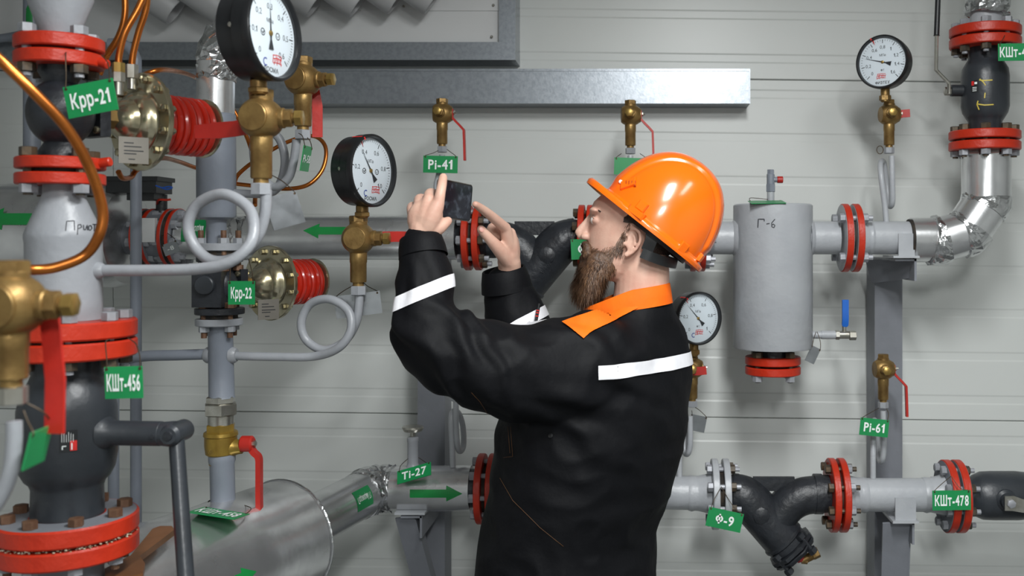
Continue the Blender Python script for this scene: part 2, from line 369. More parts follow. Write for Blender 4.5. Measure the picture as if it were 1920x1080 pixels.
# ------------------------------------------------------------------ the room
WY = 3.0
def room():
    def slab(name, c, sx, sy, sz, m):
        return struct(MB().abox(c, sx, sy, sz).build(name, m))
    slab('floor', (0.2, 0.25, -0.05), 5.6, 5.9, 0.1, 'floor_paint')
    slab('ceiling', (0.2, 0.25, 2.85), 5.6, 5.9, 0.1, 'ceiling_paint')
    slab('wall_left', (-2.55, 0.25, 1.4), 0.1, 5.9, 2.8, 'room_paint')
    slab('wall_right', (2.95, 0.25, 1.4), 0.1, 5.9, 2.8, 'room_paint')
    slab('wall_front', (0.2, -2.65, 1.4), 5.6, 0.1, 2.8, 'room_paint')
    # back wall of horizontal sandwich panels
    wall = struct(MB().abox((0.2, WY+0.075, 1.4), 5.6, 0.05, 2.8).build('wall_back', 'room_paint'))
    def zz(py): return CAMZ-(py-HY)*WY/FPX
    joints = [zz(1424), zz(780), zz(145), zz(-490)]
    edges = [0.0]+[j for j in joints if 0 < j < 2.8]+[2.8]
    seam = P(212, 0, WY).x
    slope = math.tan(math.radians(-0.7))
    for i in range(len(edges)-1):
        z0, z1 = edges[i], edges[i+1]
        prof = [(z0+0.001, 0.003), (z0+0.003, 0.0)]
        z = z0+0.048
        while z+0.035 < z1-0.02:
            prof += [(z, 0), (z+0.005, 0.0013), (z+0.0245, 0.0013), (z+0.0295, 0)]
            z += 0.1305
        prof += [(z1-0.003, 0.0), (z1-0.001, 0.003)]
        for xa, xb in ((-2.5, seam-0.001), (seam+0.001, 2.9)):
            mb = MB(); n = len(prof)
            for xx in (xa, xb):
                for zq, yq in prof:
                    sl = 0 if (zq < 0.02 or zq > 2.78) else slope*(xx+0.16)
                    mb.v.append(V((xx, WY+yq, zq+sl)))
                mb.v.append(V((xx, WY+0.05, prof[-1][0]+(0 if z1 > 2.79 else slope*(xx+0.16))))); mb.v.append(V((xx, WY+0.05, prof[0][0]+(0 if z0 < 0.01 else slope*(xx+0.16)))))
            k = n+2
            for q in range(k): mb.face(q, (q+1) % k, k+(q+1) % k, k+q)
            mb.face(*range(k)); mb.face(*reversed(range(k, 2*k)))
            mb.build('panel', 'wall_paint', wall, flat=True)
    # ceiling lamps, the added rear left fill among them: sheet-metal housings with a diffuser
    for i, ((lx, ly, lz), a, b, p) in enumerate(LAMPS):
        t = thing('ceiling_lamp', ['slim ceiling strip lamp above the worker', 'slim ceiling strip lamp above the right hand pipes', 'slim ceiling strip lamp behind the viewer', 'added weak fill strip lamp in the rear left corner'][i], 'lamp', (lx, ly, 2.8), 'ceiling strip lamps')
        MB().abox((lx, ly, 2.765), a+0.04, b+0.04, 0.07).build('housing', 'panel_white', t)
    # framed recess with a white liner and corrugated roof sheet high on the wall
    zb = P(0, 80, WY-0.1).z; xr = P(935, 0, WY-0.1).x; xl = P(-150, 0, WY-0.1).x
    t = thing('vent_hood', 'white sheet vent hood in a galvanised frame at the top of the wall', 'vent hood', ((xl+xr)/2, WY-0.05, zb))
    MB().abox(((xl+xr)/2, WY-0.045, (zb+2.8)/2), xr-xl, 0.088, 2.8-zb).build('back_panel', 'panel_white', t)
    zs = P(0, 19, WY-0.1).z; xm = P(550, 0, WY-0.1).x
    MB().abox(((xm+xr)/2, WY-0.0905, (zs+2.8)/2), xr-xm, 0.004, 2.8-zs).build('upper_panel', 'panel_white', t)
    for px, py in ((925, 10), (922, 69), (757, 12)):
        c = P(px, py, WY-0.094); MB().lathe(c, (0, -1, 0), [(0, 0.004), (0.002, 0.004), (0.0035, 0.002)], 10).build('screw', 'steel', t)
    fz = 0.052
    MB().box(((xl+xr+0.05)/2, WY-0.055, zb-fz/2), ((xr-xl+0.05)/2, 0, 0), (0, 0.055, 0), (0, 0, fz/2)).build('bottom_rail', 'galvanised', t)
    MB().box((xr+0.026, WY-0.055, (zb+2.8)/2), (0.024, 0, 0), (0, 0.055, 0), (0, 0, (2.8-zb)/2)).build('side_rail', 'galvanised', t)
    for k, (px, py) in enumerate(((330, 22), (418, 20), (508, 16), (592, 10), (672, 10), (744, 4), (812, 4))):
        b_ = P(px, py, WY-0.16); dirv = V((0.45, 0.12, -0.32)).normalized(); L = 0.62
        mb = MB().lathe(b_-dirv*L, dirv, [(0, 0.046), (L-0.006, 0.046), (L, 0.043), (L, 0.038), (L-0.03, 0.036)], 24)
        mb.build('hood_tube', 'corrugated', t)
    # galvanised cable trunking
    a = P(140, 130, 2.9); b = P(1405, 194, 2.9)
    tr = thing('cable_trunking', 'long galvanised steel cable trunking fixed across the wall', 'trunking', ((a.x+b.x)/2, WY, b.z))
    MB().box(((a.x+b.x)/2, WY-0.05, (a.z+b.z)/2), ((b.x-a.x)/2, 0, 0), (0, 0.05, 0), (0, 0, (a.z-b.z)/2)).build('body', 'galvanised', tr)
    MB().box(((a.x+b.x)/2, WY-0.051, a.z-0.002), ((b.x-a.x)/2+0.001, 0, 0), (0, 0.051, 0), (0, 0, 0.0035)).build('lid', 'galvanised', tr)
    MB().box((b.x+0.001, WY-0.05, (a.z+b.z)/2), (0.0015, 0, 0), (0, 0.052, 0), (0, 0, (a.z-b.z)/2+0.001)).build('end_cap', 'galvanised', tr)
room()
# ------------------------------------------------------------------ equipment builders
_bolts = {}
def bolt_mesh(r, span, tail, m, mnut):
    """hex head at z<0, shank through `span`, nut and thread tail beyond"""
    key = (round(r, 4), round(span, 4), round(tail, 4), m, mnut)
    if key in _bolts: return _bolts[key]
    mb = MB(); h = r*1.15; g_ = GIRTH[0]; GIRTH[0] = 1.0
    mb.hexp((0, 0, -h), (0, 0, 0), r)
    mb.cyl((0, 0, 0), (0, 0, span+tail+h), r*0.55, n=8)
    mb.m(1).hexp((0, 0, span), (0, 0, span+h), r); GIRTH[0] = g_
    me = bpy.data.meshes.new('bolt'); me.from_pydata([tuple(p) for p in mb.v], [], mb.f)
    bm = bmesh.new(); bm.from_mesh(me); bmesh.ops.recalc_face_normals(bm, faces=bm.faces); bm.to_mesh(me); bm.free()
    me.materials.append(MATS[m]); me.materials.append(MATS[mnut]); me.polygons.foreach_set('material_index', mb.mi)
    me.shade_smooth(); me.set_sharp_from_angle(angle=math.radians(35)); _bolts[key] = me
    return me
def bolts(parent, c, axis, span, Rc, nb, r, tail=0.008, m='bolt_grey', mnut=None, phase=0.0):
    c = V(c); a, u, v = basis(axis)
    if abs(a.z) > 0.9: Rc *= GIRTH[0]
    me = bolt_mesh(r, span, tail, m, mnut or m)
    for k in range(nb):
        th = phase+2*PI*k/nb; p = c+u*(Rc*math.cos(th))+v*(Rc*math.sin(th))
        ob = bpy.data.objects.new('bolt', me); place(ob, p, parent)
        ob.rotation_mode = 'QUATERNION'; ob.rotation_quaternion = a.to_track_quat('Z', 'Y') @ Quaternion((0, 0, 1), random.random()*1.0)
def flange(parent, c, axis, R, t, m='red_paint', name='flange', label=None, face=None):
    mb = MB(); ch = t*0.1
    mb.lathe(c, axis, [(0, R-ch), (ch, R), (t-ch, R), (t, R-ch)], 48)
    if face:   # unpainted faces of another colour
        mb.m(1); mb.lathe(V(c)-V(axis).normalized()*0.0006, axis, [(0, R-ch-0.001), (t+0.0012, R-ch-0.001)], 48)
        return mb.build(name, [m, face], parent, label)
    return mb.build(name, m, parent, label)
def joint(pa, pb, c, axis, R, t, gap, nb, r, ma='red_paint', mb_='red_paint', boltm='bolt_grey', nutm=None, phase=0.2, Rc=None, tail=0.008, rg=0.72, faces=None):
    """two flanges centred on c; pa owns the one on the -axis side, pb the other together with gasket and bolts"""
    a = V(axis).normalized(); c = V(c)
    flange(pa, c-a*(gap/2+t), a, R, t, ma, face=faces)
    flange(pb, c+a*(gap/2), a, R, t, mb_, face=faces)
    MB().lathe(c-a*(gap/2), a, [(0, R*rg), (gap, R*rg)], 32).build('gasket', 'gasket', pb)
    bolts(pb, c-a*(gap/2+t), a, gap+2*t, Rc or R*0.8, nb, r, tail, boltm, nutm, phase)
def wire_tie(parent, pts, r=0.0009):
    MB().tube(smooth_path(pts, 5), r, 6).build('wire', 'wire', parent)
def tag(text, tl, tr, bl, label, wires=(), name='valve_tag', blank=False, tw=0.78, th=0.46, off=0.0, m='tag_green', bold=0.024):
    """small rectangular marker plate; corners given as points"""
    tl, tr, bl = V(tl), V(tr), V(bl); u = tr-tl; v = tl-bl; w, h = u.length, v.length; u.normalize(); v = (v-u*v.dot(u)).normalized(); n = u.cross(v)
    c = tl+u*w/2-v*h/2
    t = thing(name, label, 'tag', c)
    hole = [(-w*0.44, h*0.42), (w*0.44, h*0.42)]
    mb = MB().box(c, u*w/2, n*0.0008, v*h/2); mb.build('plate', m, t)
    if text:
        mb = MB(); put_text(mb, text, c+n*0.0016-v*(h*0.0)+u*(off*w), u, v, w*tw, h*th, bold); mb.build('lettering', 'print_white', t, flat=True, recalc=False)
    for hx, hy in hole:
        q = c+u*hx+v*hy; MB().lathe(q-n*0.0012, n, [(0, 0.0022), (0.0026, 0.0022)], 10).build('eyelet', 'wire', t)
    for i, wp in enumerate(wires):
        hx, hy = hole[i]; q = c+u*hx+v*hy
        wire_tie(t, [q+n*0.002, q+v*0.004+n*0.0005]+[V(x) for x in wp])
    return t
def gauge(c, N, R, depth, label, nums, frac, red=None, unit='MPa', brand='', logo=None, stem=0.035, sub=''):
    """dial pressure gauge; c = centre of the dial face, N = outward normal of the dial"""
    c = V(c); N = V(N).normalized(); r = Z.cross(N).normalized(); u = N.cross(r)
    base = c-u*(R+stem)-N*depth*0.5
    t = thing('pressure_gauge', label, 'gauge', base)
    MB().lathe(c-N*depth, N, [(0, R*0.90), (0.003, R*0.95), (depth*0.55, R*0.95), (depth*0.58, R*0.99), (depth+0.001, R*0.99), (depth+0.001, R*0.90), (depth-0.004, R*0.90)], 64, cap1=True).build('case', 'gauge_black', t)
    MB().lathe(c+N*0.001, N, [(-0.006, R*0.985), (-0.006, R), (0.004, R), (0.007, R*0.975), (0.007, R*0.93), (0.0, R*0.905)], 64, cap0=False, cap1=False).build('bezel', 'gauge_black', t)
    MB().lathe(c-N*0.0035, N, [(0, R*0.905), (0.0005, R*0.905)], 64).build('dial', 'dial_white', t)
    f = c-N*0.0028
    mb = MB()
    def polar(a, q): return f+r*(q*R*math.sin(a))+u*(q*R*math.cos(a))
    A0, A1 = math.radians(-135), math.radians(135); n = len(nums)-1; minor = 10 if n <= 6 else 5
    for i in range(n*minor+1):
        a = A0+(A1-A0)*i/(n*minor); big = i % minor == 0
        q0, q1 = (0.70 if big else 0.78), 0.84; wd = R*(0.012 if big else 0.006); e = r*math.cos(a)-u*math.sin(a)
        mb.raw([polar(a, q0)-e*wd, polar(a, q0)+e*wd, polar(a, q1)+e*wd, polar(a, q1)-e*wd], [(0, 1, 2, 3)])
    mb.build('scale_marks', 'dial_print', t, flat=True, recalc=False)
    mb = MB()
    for i, s in enumerate(nums):
        a = A0+(A1-A0)*i/n; put_text(mb, s, polar(a, 0.56), r, u, None, R*0.125, 0.0)
    put_text(mb, unit, f+u*R*0.26, r, u, None, R*0.09, 0.0)
    if sub: put_text(mb, sub, f-u*R*0.30, r, u, None, R*0.08, 0.0)
    if brand: put_text(mb, brand, f-u*R*0.76, r, u, None, R*0.10, 0.02)
    mb.build('numerals', 'dial_print', t, flat=True, recalc=False)
    if logo:
        mb = MB(); o = f-u*R*0.54+r*R*logo
        for k in range(7):   # red inspection stamp
            rr = random.Random(k+int(R*1e5)); ribbon2d(mb, [(-0.16+0.05*k, rr.uniform(-0.10, -0.02)), (-0.15+0.05*k+rr.uniform(-.02, .02), rr.uniform(0, 0.05)), (-0.13+0.05*k, rr.uniform(0.04, 0.13))], 0.022, lambda a_, b_: o+r*(a_*R)+u*(b_*R))
        for yy in (-0.06, 0.03, 0.1): ribbon2d(mb, [(-0.16, yy), (0.0, yy+0.02), (0.17, yy)], 0.018, lambda a_, b_: o+r*(a_*R)+u*(b_*R)+N*0.0001)
        mb.build('stamp', 'dial_red', t, flat=True, recalc=False)
        if logo > 0:
            mb = MB(); o2 = f-u*R*0.62-r*R*0.20
            ribbon2d(mb, [(0.075*math.cos(x), 0.075*math.sin(x)) for x in [0.9+k*0.37 for k in range(13)]], 0.03, lambda a_, b_: o2+r*(a_*R)+u*(b_*R)); mb.build('emblem', 'dial_blue', t, flat=True, recalc=False)
    a = A0+(A1-A0)*frac; e = r*math.cos(a)-u*math.sin(a); g = r*math.sin(a)+u*math.cos(a); f2 = f+N*0.0015
    mb = MB().raw([f2+g*(R*0.74), f2+e*(R*0.018)+g*(R*0.1), f2+e*(R*0.03), f2+e*(R*0.02)-g*(R*0.12), f2+e*(R*0.085)-g*(R*0.34), f2-e*(R*0.085)-g*(R*0.34), f2-e*(R*0.02)-g*(R*0.12), f2-e*(R*0.03), f2-e*(R*0.018)+g*(R*0.1)], [tuple(range(9))])
    mb.build('needle', 'dial_print', t, flat=True, recalc=False)
    MB().lathe(f, N, [(0, R*0.055), (0.0022, R*0.055), (0.003, R*0.035)], 16).build('needle_hub', 'brass_bright', t)
    if red is not None:
        a = A0+(A1-A0)*red; mb = MB(); e = r*math.cos(a)-u*math.sin(a); g = r*math.sin(a)+u*math.cos(a)
        mb.raw([f+N*0.0006+g*(R*0.70), f+N*0.0006+g*(R*0.90)+e*R*0.03, f+N*0.0006+g*(R*0.90)-e*R*0.03], [(0, 1, 2)])
        q = c+N*0.0085; mb.raw([q+g*(R*0.90)+e*R*0.025, q+g*(R*0.985)+e*R*0.025, q+g*(R*0.985)-e*R*0.025, q+g*(R*0.90)-e*R*0.025], [(0, 1, 2, 3)])
        q1 = c+g*(R*1.003); mb.raw([q1+e*R*0.03+N*0.004, q1-e*R*0.03+N*0.004, q1-e*R*0.03-N*0.022, q1+e*R*0.03-N*0.022], [(0, 1, 2, 3)])
        mb.build('limit_mark', 'dial_red', t, flat=True, recalc=False)
    MB().lathe(c+N*0.004, N, [(0, R*0.93), (0.0016, 0.0)], 48, cap0=False, cap1=False).build('glass', 'gauge_glass', t, recalc=False)
    if logo and logo > 0.1:
        for sx in (-1, 1):
            o3 = f+r*(R*0.27*sx)-u*R*0.02; mb = MB()
            ribbon2d(mb, [(0.07*math.cos(x), 0.07*math.sin(x)) for x in [k*2*PI/12 for k in range(13)]], 0.022, lambda a_, b_: o3+r*(a_*R)+u*(b_*R)); ribbon2d(mb, [(-0.04, 0.01), (0.0, -0.03), (0.045, 0.03)], 0.03 if sx < 0 else 0.014, lambda a_, b_: o3+r*(a_*R)+u*(b_*R)); mb.build('dial_mark', 'dial_print', t, flat=True, recalc=False)
    if R > 0.07:
        q = c-N*depth*0.45-r*R*0.955; MB().lathe(q+r*0.002, -r, [(0, 0.004), (0.004, 0.004), (0.005, 0.002)], 10).build('screw', 'steel', t)
    mb = MB().ccyl(base+u*(stem+0.004), base, R*0.17, n=16); mb.hexp(base+u*stem*0.55, base+u*stem*0.1, R*0.22); mb.build('stem', 'brass', t)
    return t
def gauge_valve(c, R, A, B, label, lever, lw=0.02, lt=0.004, neck=1.75, wd=(0, 0, 1), top=True, m='brass', lever_label=None, levm='lever_red', nutm='grey_paint', cap=True, lever_screw=None, nut=True):
    """three-way gauge cock: round body, hexagon on top, vent screw on the B side, round cover on the A side, long neck below"""
    c = V(c); A = V(A).normalized(); B = V(B).normalized()
    low = c-Z*(R*(0.8+neck+0.55)); t = thing('gauge_valve', label, 'valve', low)
    mb = MB(); prof = []
    for k in range(13):
        x = -0.86+1.72*k/12; prof.append((x*R, R*(1-abs(x)**2.6*0.42)))
    mb.lathe(c, A, prof, 40)
    mb.lathe(c, Z, [(-R*1.0, R*0.52), (-R*0.6, R*0.6)], 20)
    mb.build('body', m, t)
    if cap:
        mb = MB().lathe(c, A, [(R*0.84, R*0.70), (R*0.93, R*0.70), (R*0.97, R*0.66)], 36); mb.build('cover', m, t)
    if top:
        MB().ccyl(c+Z*R*0.7, c+Z*R*1.08, R*0.55, n=20).hexp(c+Z*R*1.0, c+Z*R*1.42, R*0.56).build('top_nut', m, t)
    MB().ccyl(c+B*R*0.8, c+B*R*1.12, R*0.5, n=20).hexp(c+B*R*1.05, c+B*R*1.5, R*0.46).cyl(c+B*R*1.45, c+B*R*1.62, R*0.26, n=12).build('side_port', m, t)
    MB().hexp(c+B*R*1.6, c+B*R*1.98, R*0.4, 0.1).build('vent_screw', 'brass_bright', t)
    n0 = c-Z*R*0.8; n1 = n0-Z*R*neck
    mb = MB().lathe(n0, -Z, [(0, R*0.5), (R*0.1, R*0.53), (R*neck*0.35, R*0.53), (R*neck*0.38, R*0.5), (R*neck*0.97, R*0.5), (R*neck, R*0.46), (R*neck, R*0.34), (R*(neck+0.3), R*0.34)], 24)
    mb.build('neck', m, t)
    if nut:
        MB().hexp(n1-Z*R*0.22, n1-Z*R*0.8, R*0.5).build('union_nut', nutm, t)
    if lever:
        o = MB().strip(lever, wd, lw, lt).build('lever', levm, t, lever_label)
        if lever_screw is not None:
            q, d = V(lever_screw[0]), V(lever_screw[1]); MB().hexp(q, q+d.normalized()*R*0.28, R*0.2).cyl(q, q+d.normalized()*R*0.45, R*0.1, n=8).build('lever_screw', 'steel', o)
    return t
def arrow_on(name, label, o, axis, ref, R, L, h, head):
    """flat arrow decal on a round pipe"""
    fn = cyl_map(o, axis, ref, R+0.0006); mb = MB(); tail = L-head
    def blk(rows):
        n = 7; vs = []
        for s_, hh in rows:
            for k in range(n): vs.append(fn(s_, -hh+2*hh*k/(n-1)))
        mb.raw(vs, [(i*n+k, i*n+k+1, (i+1)*n+k+1, (i+1)*n+k) for i in range(len(rows)-1) for k in range(n-1)])
    blk([(0, h*0.5), (tail*0.5, h*0.5), (tail, h*0.5)]); blk([(tail, h), (tail+head*0.5, h*0.5), (L, 0.0005)])
    ob = mb.build(name, 'arrow_green', flat=True, recalc=False)
    return tagp(ob, label, 'arrow')
def sticker_on(name, label, cat, o, axis, ref, R, L, h, m, text=None, parent=None, tm='print_white', flip=1, tw=0.8, th=0.35):
    fn = cyl_map(o, axis, ref, R+0.0006); mb = MB(); n = 9; vs = []
    for i in range(4):
        for k in range(n): vs.append(fn(-L/2+L*i/3, -h/2+h*k/(n-1)))
    mb.raw(vs, [(i*n+k, i*n+k+1, (i+1)*n+k+1, (i+1)*n+k) for i in range(3) for k in range(n-1)])
    t = thing(name, label, cat, fn(0, 0)) if parent is None else parent
    s_ = mb.build('backing' if parent is None else name, m, t, flat=True, recalc=False)
    if text:
        vs, fs, W = text2d(text, 0.012); sx = L*tw/W; fn2 = cyl_map(o, axis, ref, R+0.0012); mb = MB()
        mb.raw([fn2((x-W/2)*sx*flip, (y-0.5)*h*th*flip) for x, y in vs], fs); mb.build('lettering', tm, t if parent is None else s_, flat=True, recalc=False)
    return t
def crumple(parent, path, r, amp, name='foil_wrap', n=22, m='crumpled_foil', seed=1, axial=0.4):
    rnd = random.Random(seed); mb = MB().tube(path, r, n)
    for i, p in enumerate(mb.v):
        mb.v[i] = p+V((rnd.uniform(-1, 1), rnd.uniform(-1, 1), rnd.uniform(-1, 1)))*amp
    return mb.build(name, m, parent, flat=True)
def straight(a, b, k): return [V(a).lerp(V(b), i/k) for i in range(k+1)]
# ------------------------------------------------------------------ foreground column at the left edge
D1 = 1.6
def r1(n): return PX(n, D1)
def left_column():
    q = lambda x, y: P(x, y, D1)
    # top reducer
    top = thing('pipe_reducer', 'grey painted cone reducer with red flange at the top left corner', 'pipe', q(112, 97))
    a = q(112, 72)
    MB().lathe(a, Z, [(0, r1(35)), (r1(10), r1(36)), (r1(74), r1(62)), (r1(150), r1(62)), (2.8-a.z-0.002, r1(62))], 40).build('cone', 'grey_paint', top)
    # pressure regulator 21
    reg = thing('pressure_regulator', 'black cast pressure regulator behind tag reading Крр-21', 'regulator', q(112, 346))
    joint(top, reg, q(112, 99), -Z, r1(82), r1(24), r1(6), 4, r1(15), boltm='bolt_grey', nutm='bolt_dark', phase=0.5, tail=0.006)
    MB().ccyl(q(178, 113), q(203, 122), r1(9), n=14).build('lug', 'red_paint', reg)
    sec = thing('pipe_section', 'grey pipe piece with cone shoulder handwritten Приток between red flanges', 'pipe', q(125, 632))
    joint(reg, sec, q(114, 322), -Z, r1(82), r1(21), r1(8), 4, r1(15), boltm='bolt_dark', nutm='bolt_grey', phase=0.5, tail=0.003)
    MB().ccyl(q(178, 307), q(208, 303), r1(9), n=14).build('lug', 'red_paint', reg)
    regulator_body(reg, q(114, 212), 1.0, q(114, 125).z, q(114, 297).z)
    # reducer cone section with handwriting
    c0 = q(118, 346); c1 = q(122, 600)
    L = c0.z-c1.z
    ax = (c1-c0)
    prof = [(0, r1(36)), (r1(18), r1(37)), (r1(80), r1(66)), (r1(92), r1(71)), (r1(100), r1(71.5)), (r1(108), r1(70)), (L, r1(69))]
    wl = MB().lathe(c0, ax, prof, 48); wl.build('pipe_wall', 'grey_paint', sec)
    W_ = [[(-27, -8), (-25, 10), (-11, 11), (-10, -7)], [(-5, -15), (-4, 3), (1, 4), (3, -1), (-3, -4)], [(6, 3), (7, -6), (10, -6), (13, 3), (14, -7)], [(16, -6), (16, 1), (20, 2), (22, -3), (19, -7), (16, -6)], [(23, 4), (30, 4)], [(27, 4), (26, -8)], [(30, -5), (30, 1), (33, 2), (34, -4), (31, -6)], [(37, 2), (36, -8)], [(40, 3), (37, -2), (41, -8)]]
    for st in W_: ink(tree_of(wl), [[(150+a_, 425-b_) for a_, b_ in st]], 2.0, 'handwriting', 'marker_ink', sec)
    MB().lathe(q(178, 507), (1, -0.05, 0), [(0, r1(16)), (r1(12), r1(15)), (r1(18), r1(11))], 20).build('weld_boss', 'grey_paint', sec)
    # ball valve 456
    bv = thing('ball_valve', 'large graphite ball valve with long lever on the left foreground column', 'valve', q(127, 1040))
    joint(sec, bv, q(127, 634), -Z, r1(128), r1(32), r1(5), 8, r1(14.5), boltm='bolt_grey', nutm='bolt_dark', phase=0.25, tail=0.006, rg=0.85)
    b0 = q(127, 668)
    f = lambda y: r1(y-668)
    MB().lathe(b0, -Z, [(0, r1(64)), (f(700), r1(65)), (f(712), r1(70)), (f(735), r1(84)), (f(765), r1(91)), (f(810), r1(92)), (f(850), r1(92)), (f(878), r1(87)), (f(895), r1(78)), (f(902), r1(70)), (f(912), r1(66)), (f(966), r1(67))], 56).build('body', 'graphite', bv)
    s0 = q(200, 809)+V((0, -0.01, 0)); s1 = q(318, 811)+V((0, -0.01, 0)); dx = (s1-s0).normalized()
    mb = MB().lathe(s0, dx, [(0, r1(34)), (r1(10), r1(30)), (r1(20), r1(23)), (r1(108), r1(23)), (r1(110), r1(21)), (r1(120), r1(21))], 28); mb.build('stem', 'graphite', bv)
    h = bv_handle = MB()
    h.lathe(q(331, 811)+V((0, 0.03, -0.0)), (0, -1, 0), [(0, r1(17)), (0.004, r1(20)), (0.054, r1(20)), (0.060, r1(15))], 28)
    h.lathe(q(308, 811)+V((0, -0.01, 0)), dx, [(0, r1(22)), (r1(20), r1(24)), (r1(26), r1(24))], 24)
    hp = [P(331, 824, 1.595), P(336, 900, 1.58), P(342, 990, 1.56), P(349, 1090, 1.54), P(355, 1180, 1.52)]
    h.tube(hp, [r1(14), r1(14), r1(14.5), r1(14.5), r1(14.5)], 16)
    hh = h.build('handle', 'graphite', bv)
    MB().lathe(q(331, 811)+V((0, -0.030, 0)), (0, -1, 0), [(0, r1(9)), (0.002, r1(8))], 16).build('handle_screw', 'cast_black', hh)
    MB().lathe(q(302, 812)+V((0, -0.01-r1(20), 0)), (0, -1, 0), [(0, r1(5)), (r1(4), r1(4))], 12).build('set_screw', 'cast_black', bv)
    c = q(127, 812); rr = r1(92.5)*GIRTH[0]
    o = sticker_on('label_sticker', None, None, V((c.x, c.y, c.z)), Z, V((0.60, -1, 0)), rr, r1(38), r1(28), 'plastic_black', None, bv)
    st = [x for x in bv.children if x.name.startswith('label_sticker')][0]
    fn = cyl_map(c, Z, V((0.60, -1, 0)), rr+0.0008); mb = MB()
    n = 5; mb.raw([fn(-r1(18)+r1(18)*i, r1(2)+r1(11)*k/(n-1)) for i in range(2) for k in range(n)], [(k, k+1, n+k+1, n+k) for k in range(n-1)]); mb.build('red_field', 'dial_red', st, flat=True, recalc=False)
    mb = MB()
    for k in range(6): ribbon2d(mb, [(-r1(2)+0*r1(3), -r1(11)+r1(3.6)*k), (r1(16)-r1(2.2)*(k % 3), -r1(11)+r1(3.6)*k)], r1(0.6), fn)
    ribbon2d(mb, [(-r1(16), r1(5)), (-r1(4), r1(5))], r1(2), lambda a, b: fn(a, b)+V((0, -0.0004, 0))); ribbon2d(mb, [(-r1(15), -r1(10)), (-r1(9), -r1(10)), (-r1(9), -r1(4))], r1(2), fn)
    mb.build('print', 'print_white', st, flat=True, recalc=False)
    # bottom pipe
    bp = thing('pipe', 'grey vertical pipe under the lower red flanges of the left column', 'pipe', V((q(127, 0).x, D1, 0)))
    joint(bv, bp, q(127, 1001), -Z, r1(131), r1(33), r1(6), 8, r1(13.5), boltm='bolt_rust', nutm='bolt_grey', phase=0.13, tail=0.008, rg=0.88)
    # grey top face of the lower valve flange, scale deposits in the gap
    MB().lathe(q(127, 967), -Z, [(-r1(3), r1(70)), (-r1(2.2), r1(126)), (0, r1(126))], 48, cap0=False).build('flange_face', 'grey_steel', bv)
    rnd = random.Random(3); mb = MB()
    for k in range(160):
        th = rnd.uniform(-PI, 0.4); rr_ = r1(rnd.uniform(108, 119)); p = q(127, 1001)+V((rr_*math.cos(th), rr_*math.sin(th), rnd.uniform(-r1(3), r1(3))))
        s = r1(rnd.uniform(0.8, 2.0)); mb.sphere(p, s, 6, (1.4, 1, 0.7))
    mb.build('scale_deposit', 'lime_deposit', bv)['kind'] = 'stuff'
    a = q(127, 1030); MB().lathe(a, -Z, [(0, r1(66)), (a.z-0.001, r1(66))], 40).build('pipe_wall', 'grey_steel', bp)
REG_AX = V((0.50, 0.866, 0)).normalized()
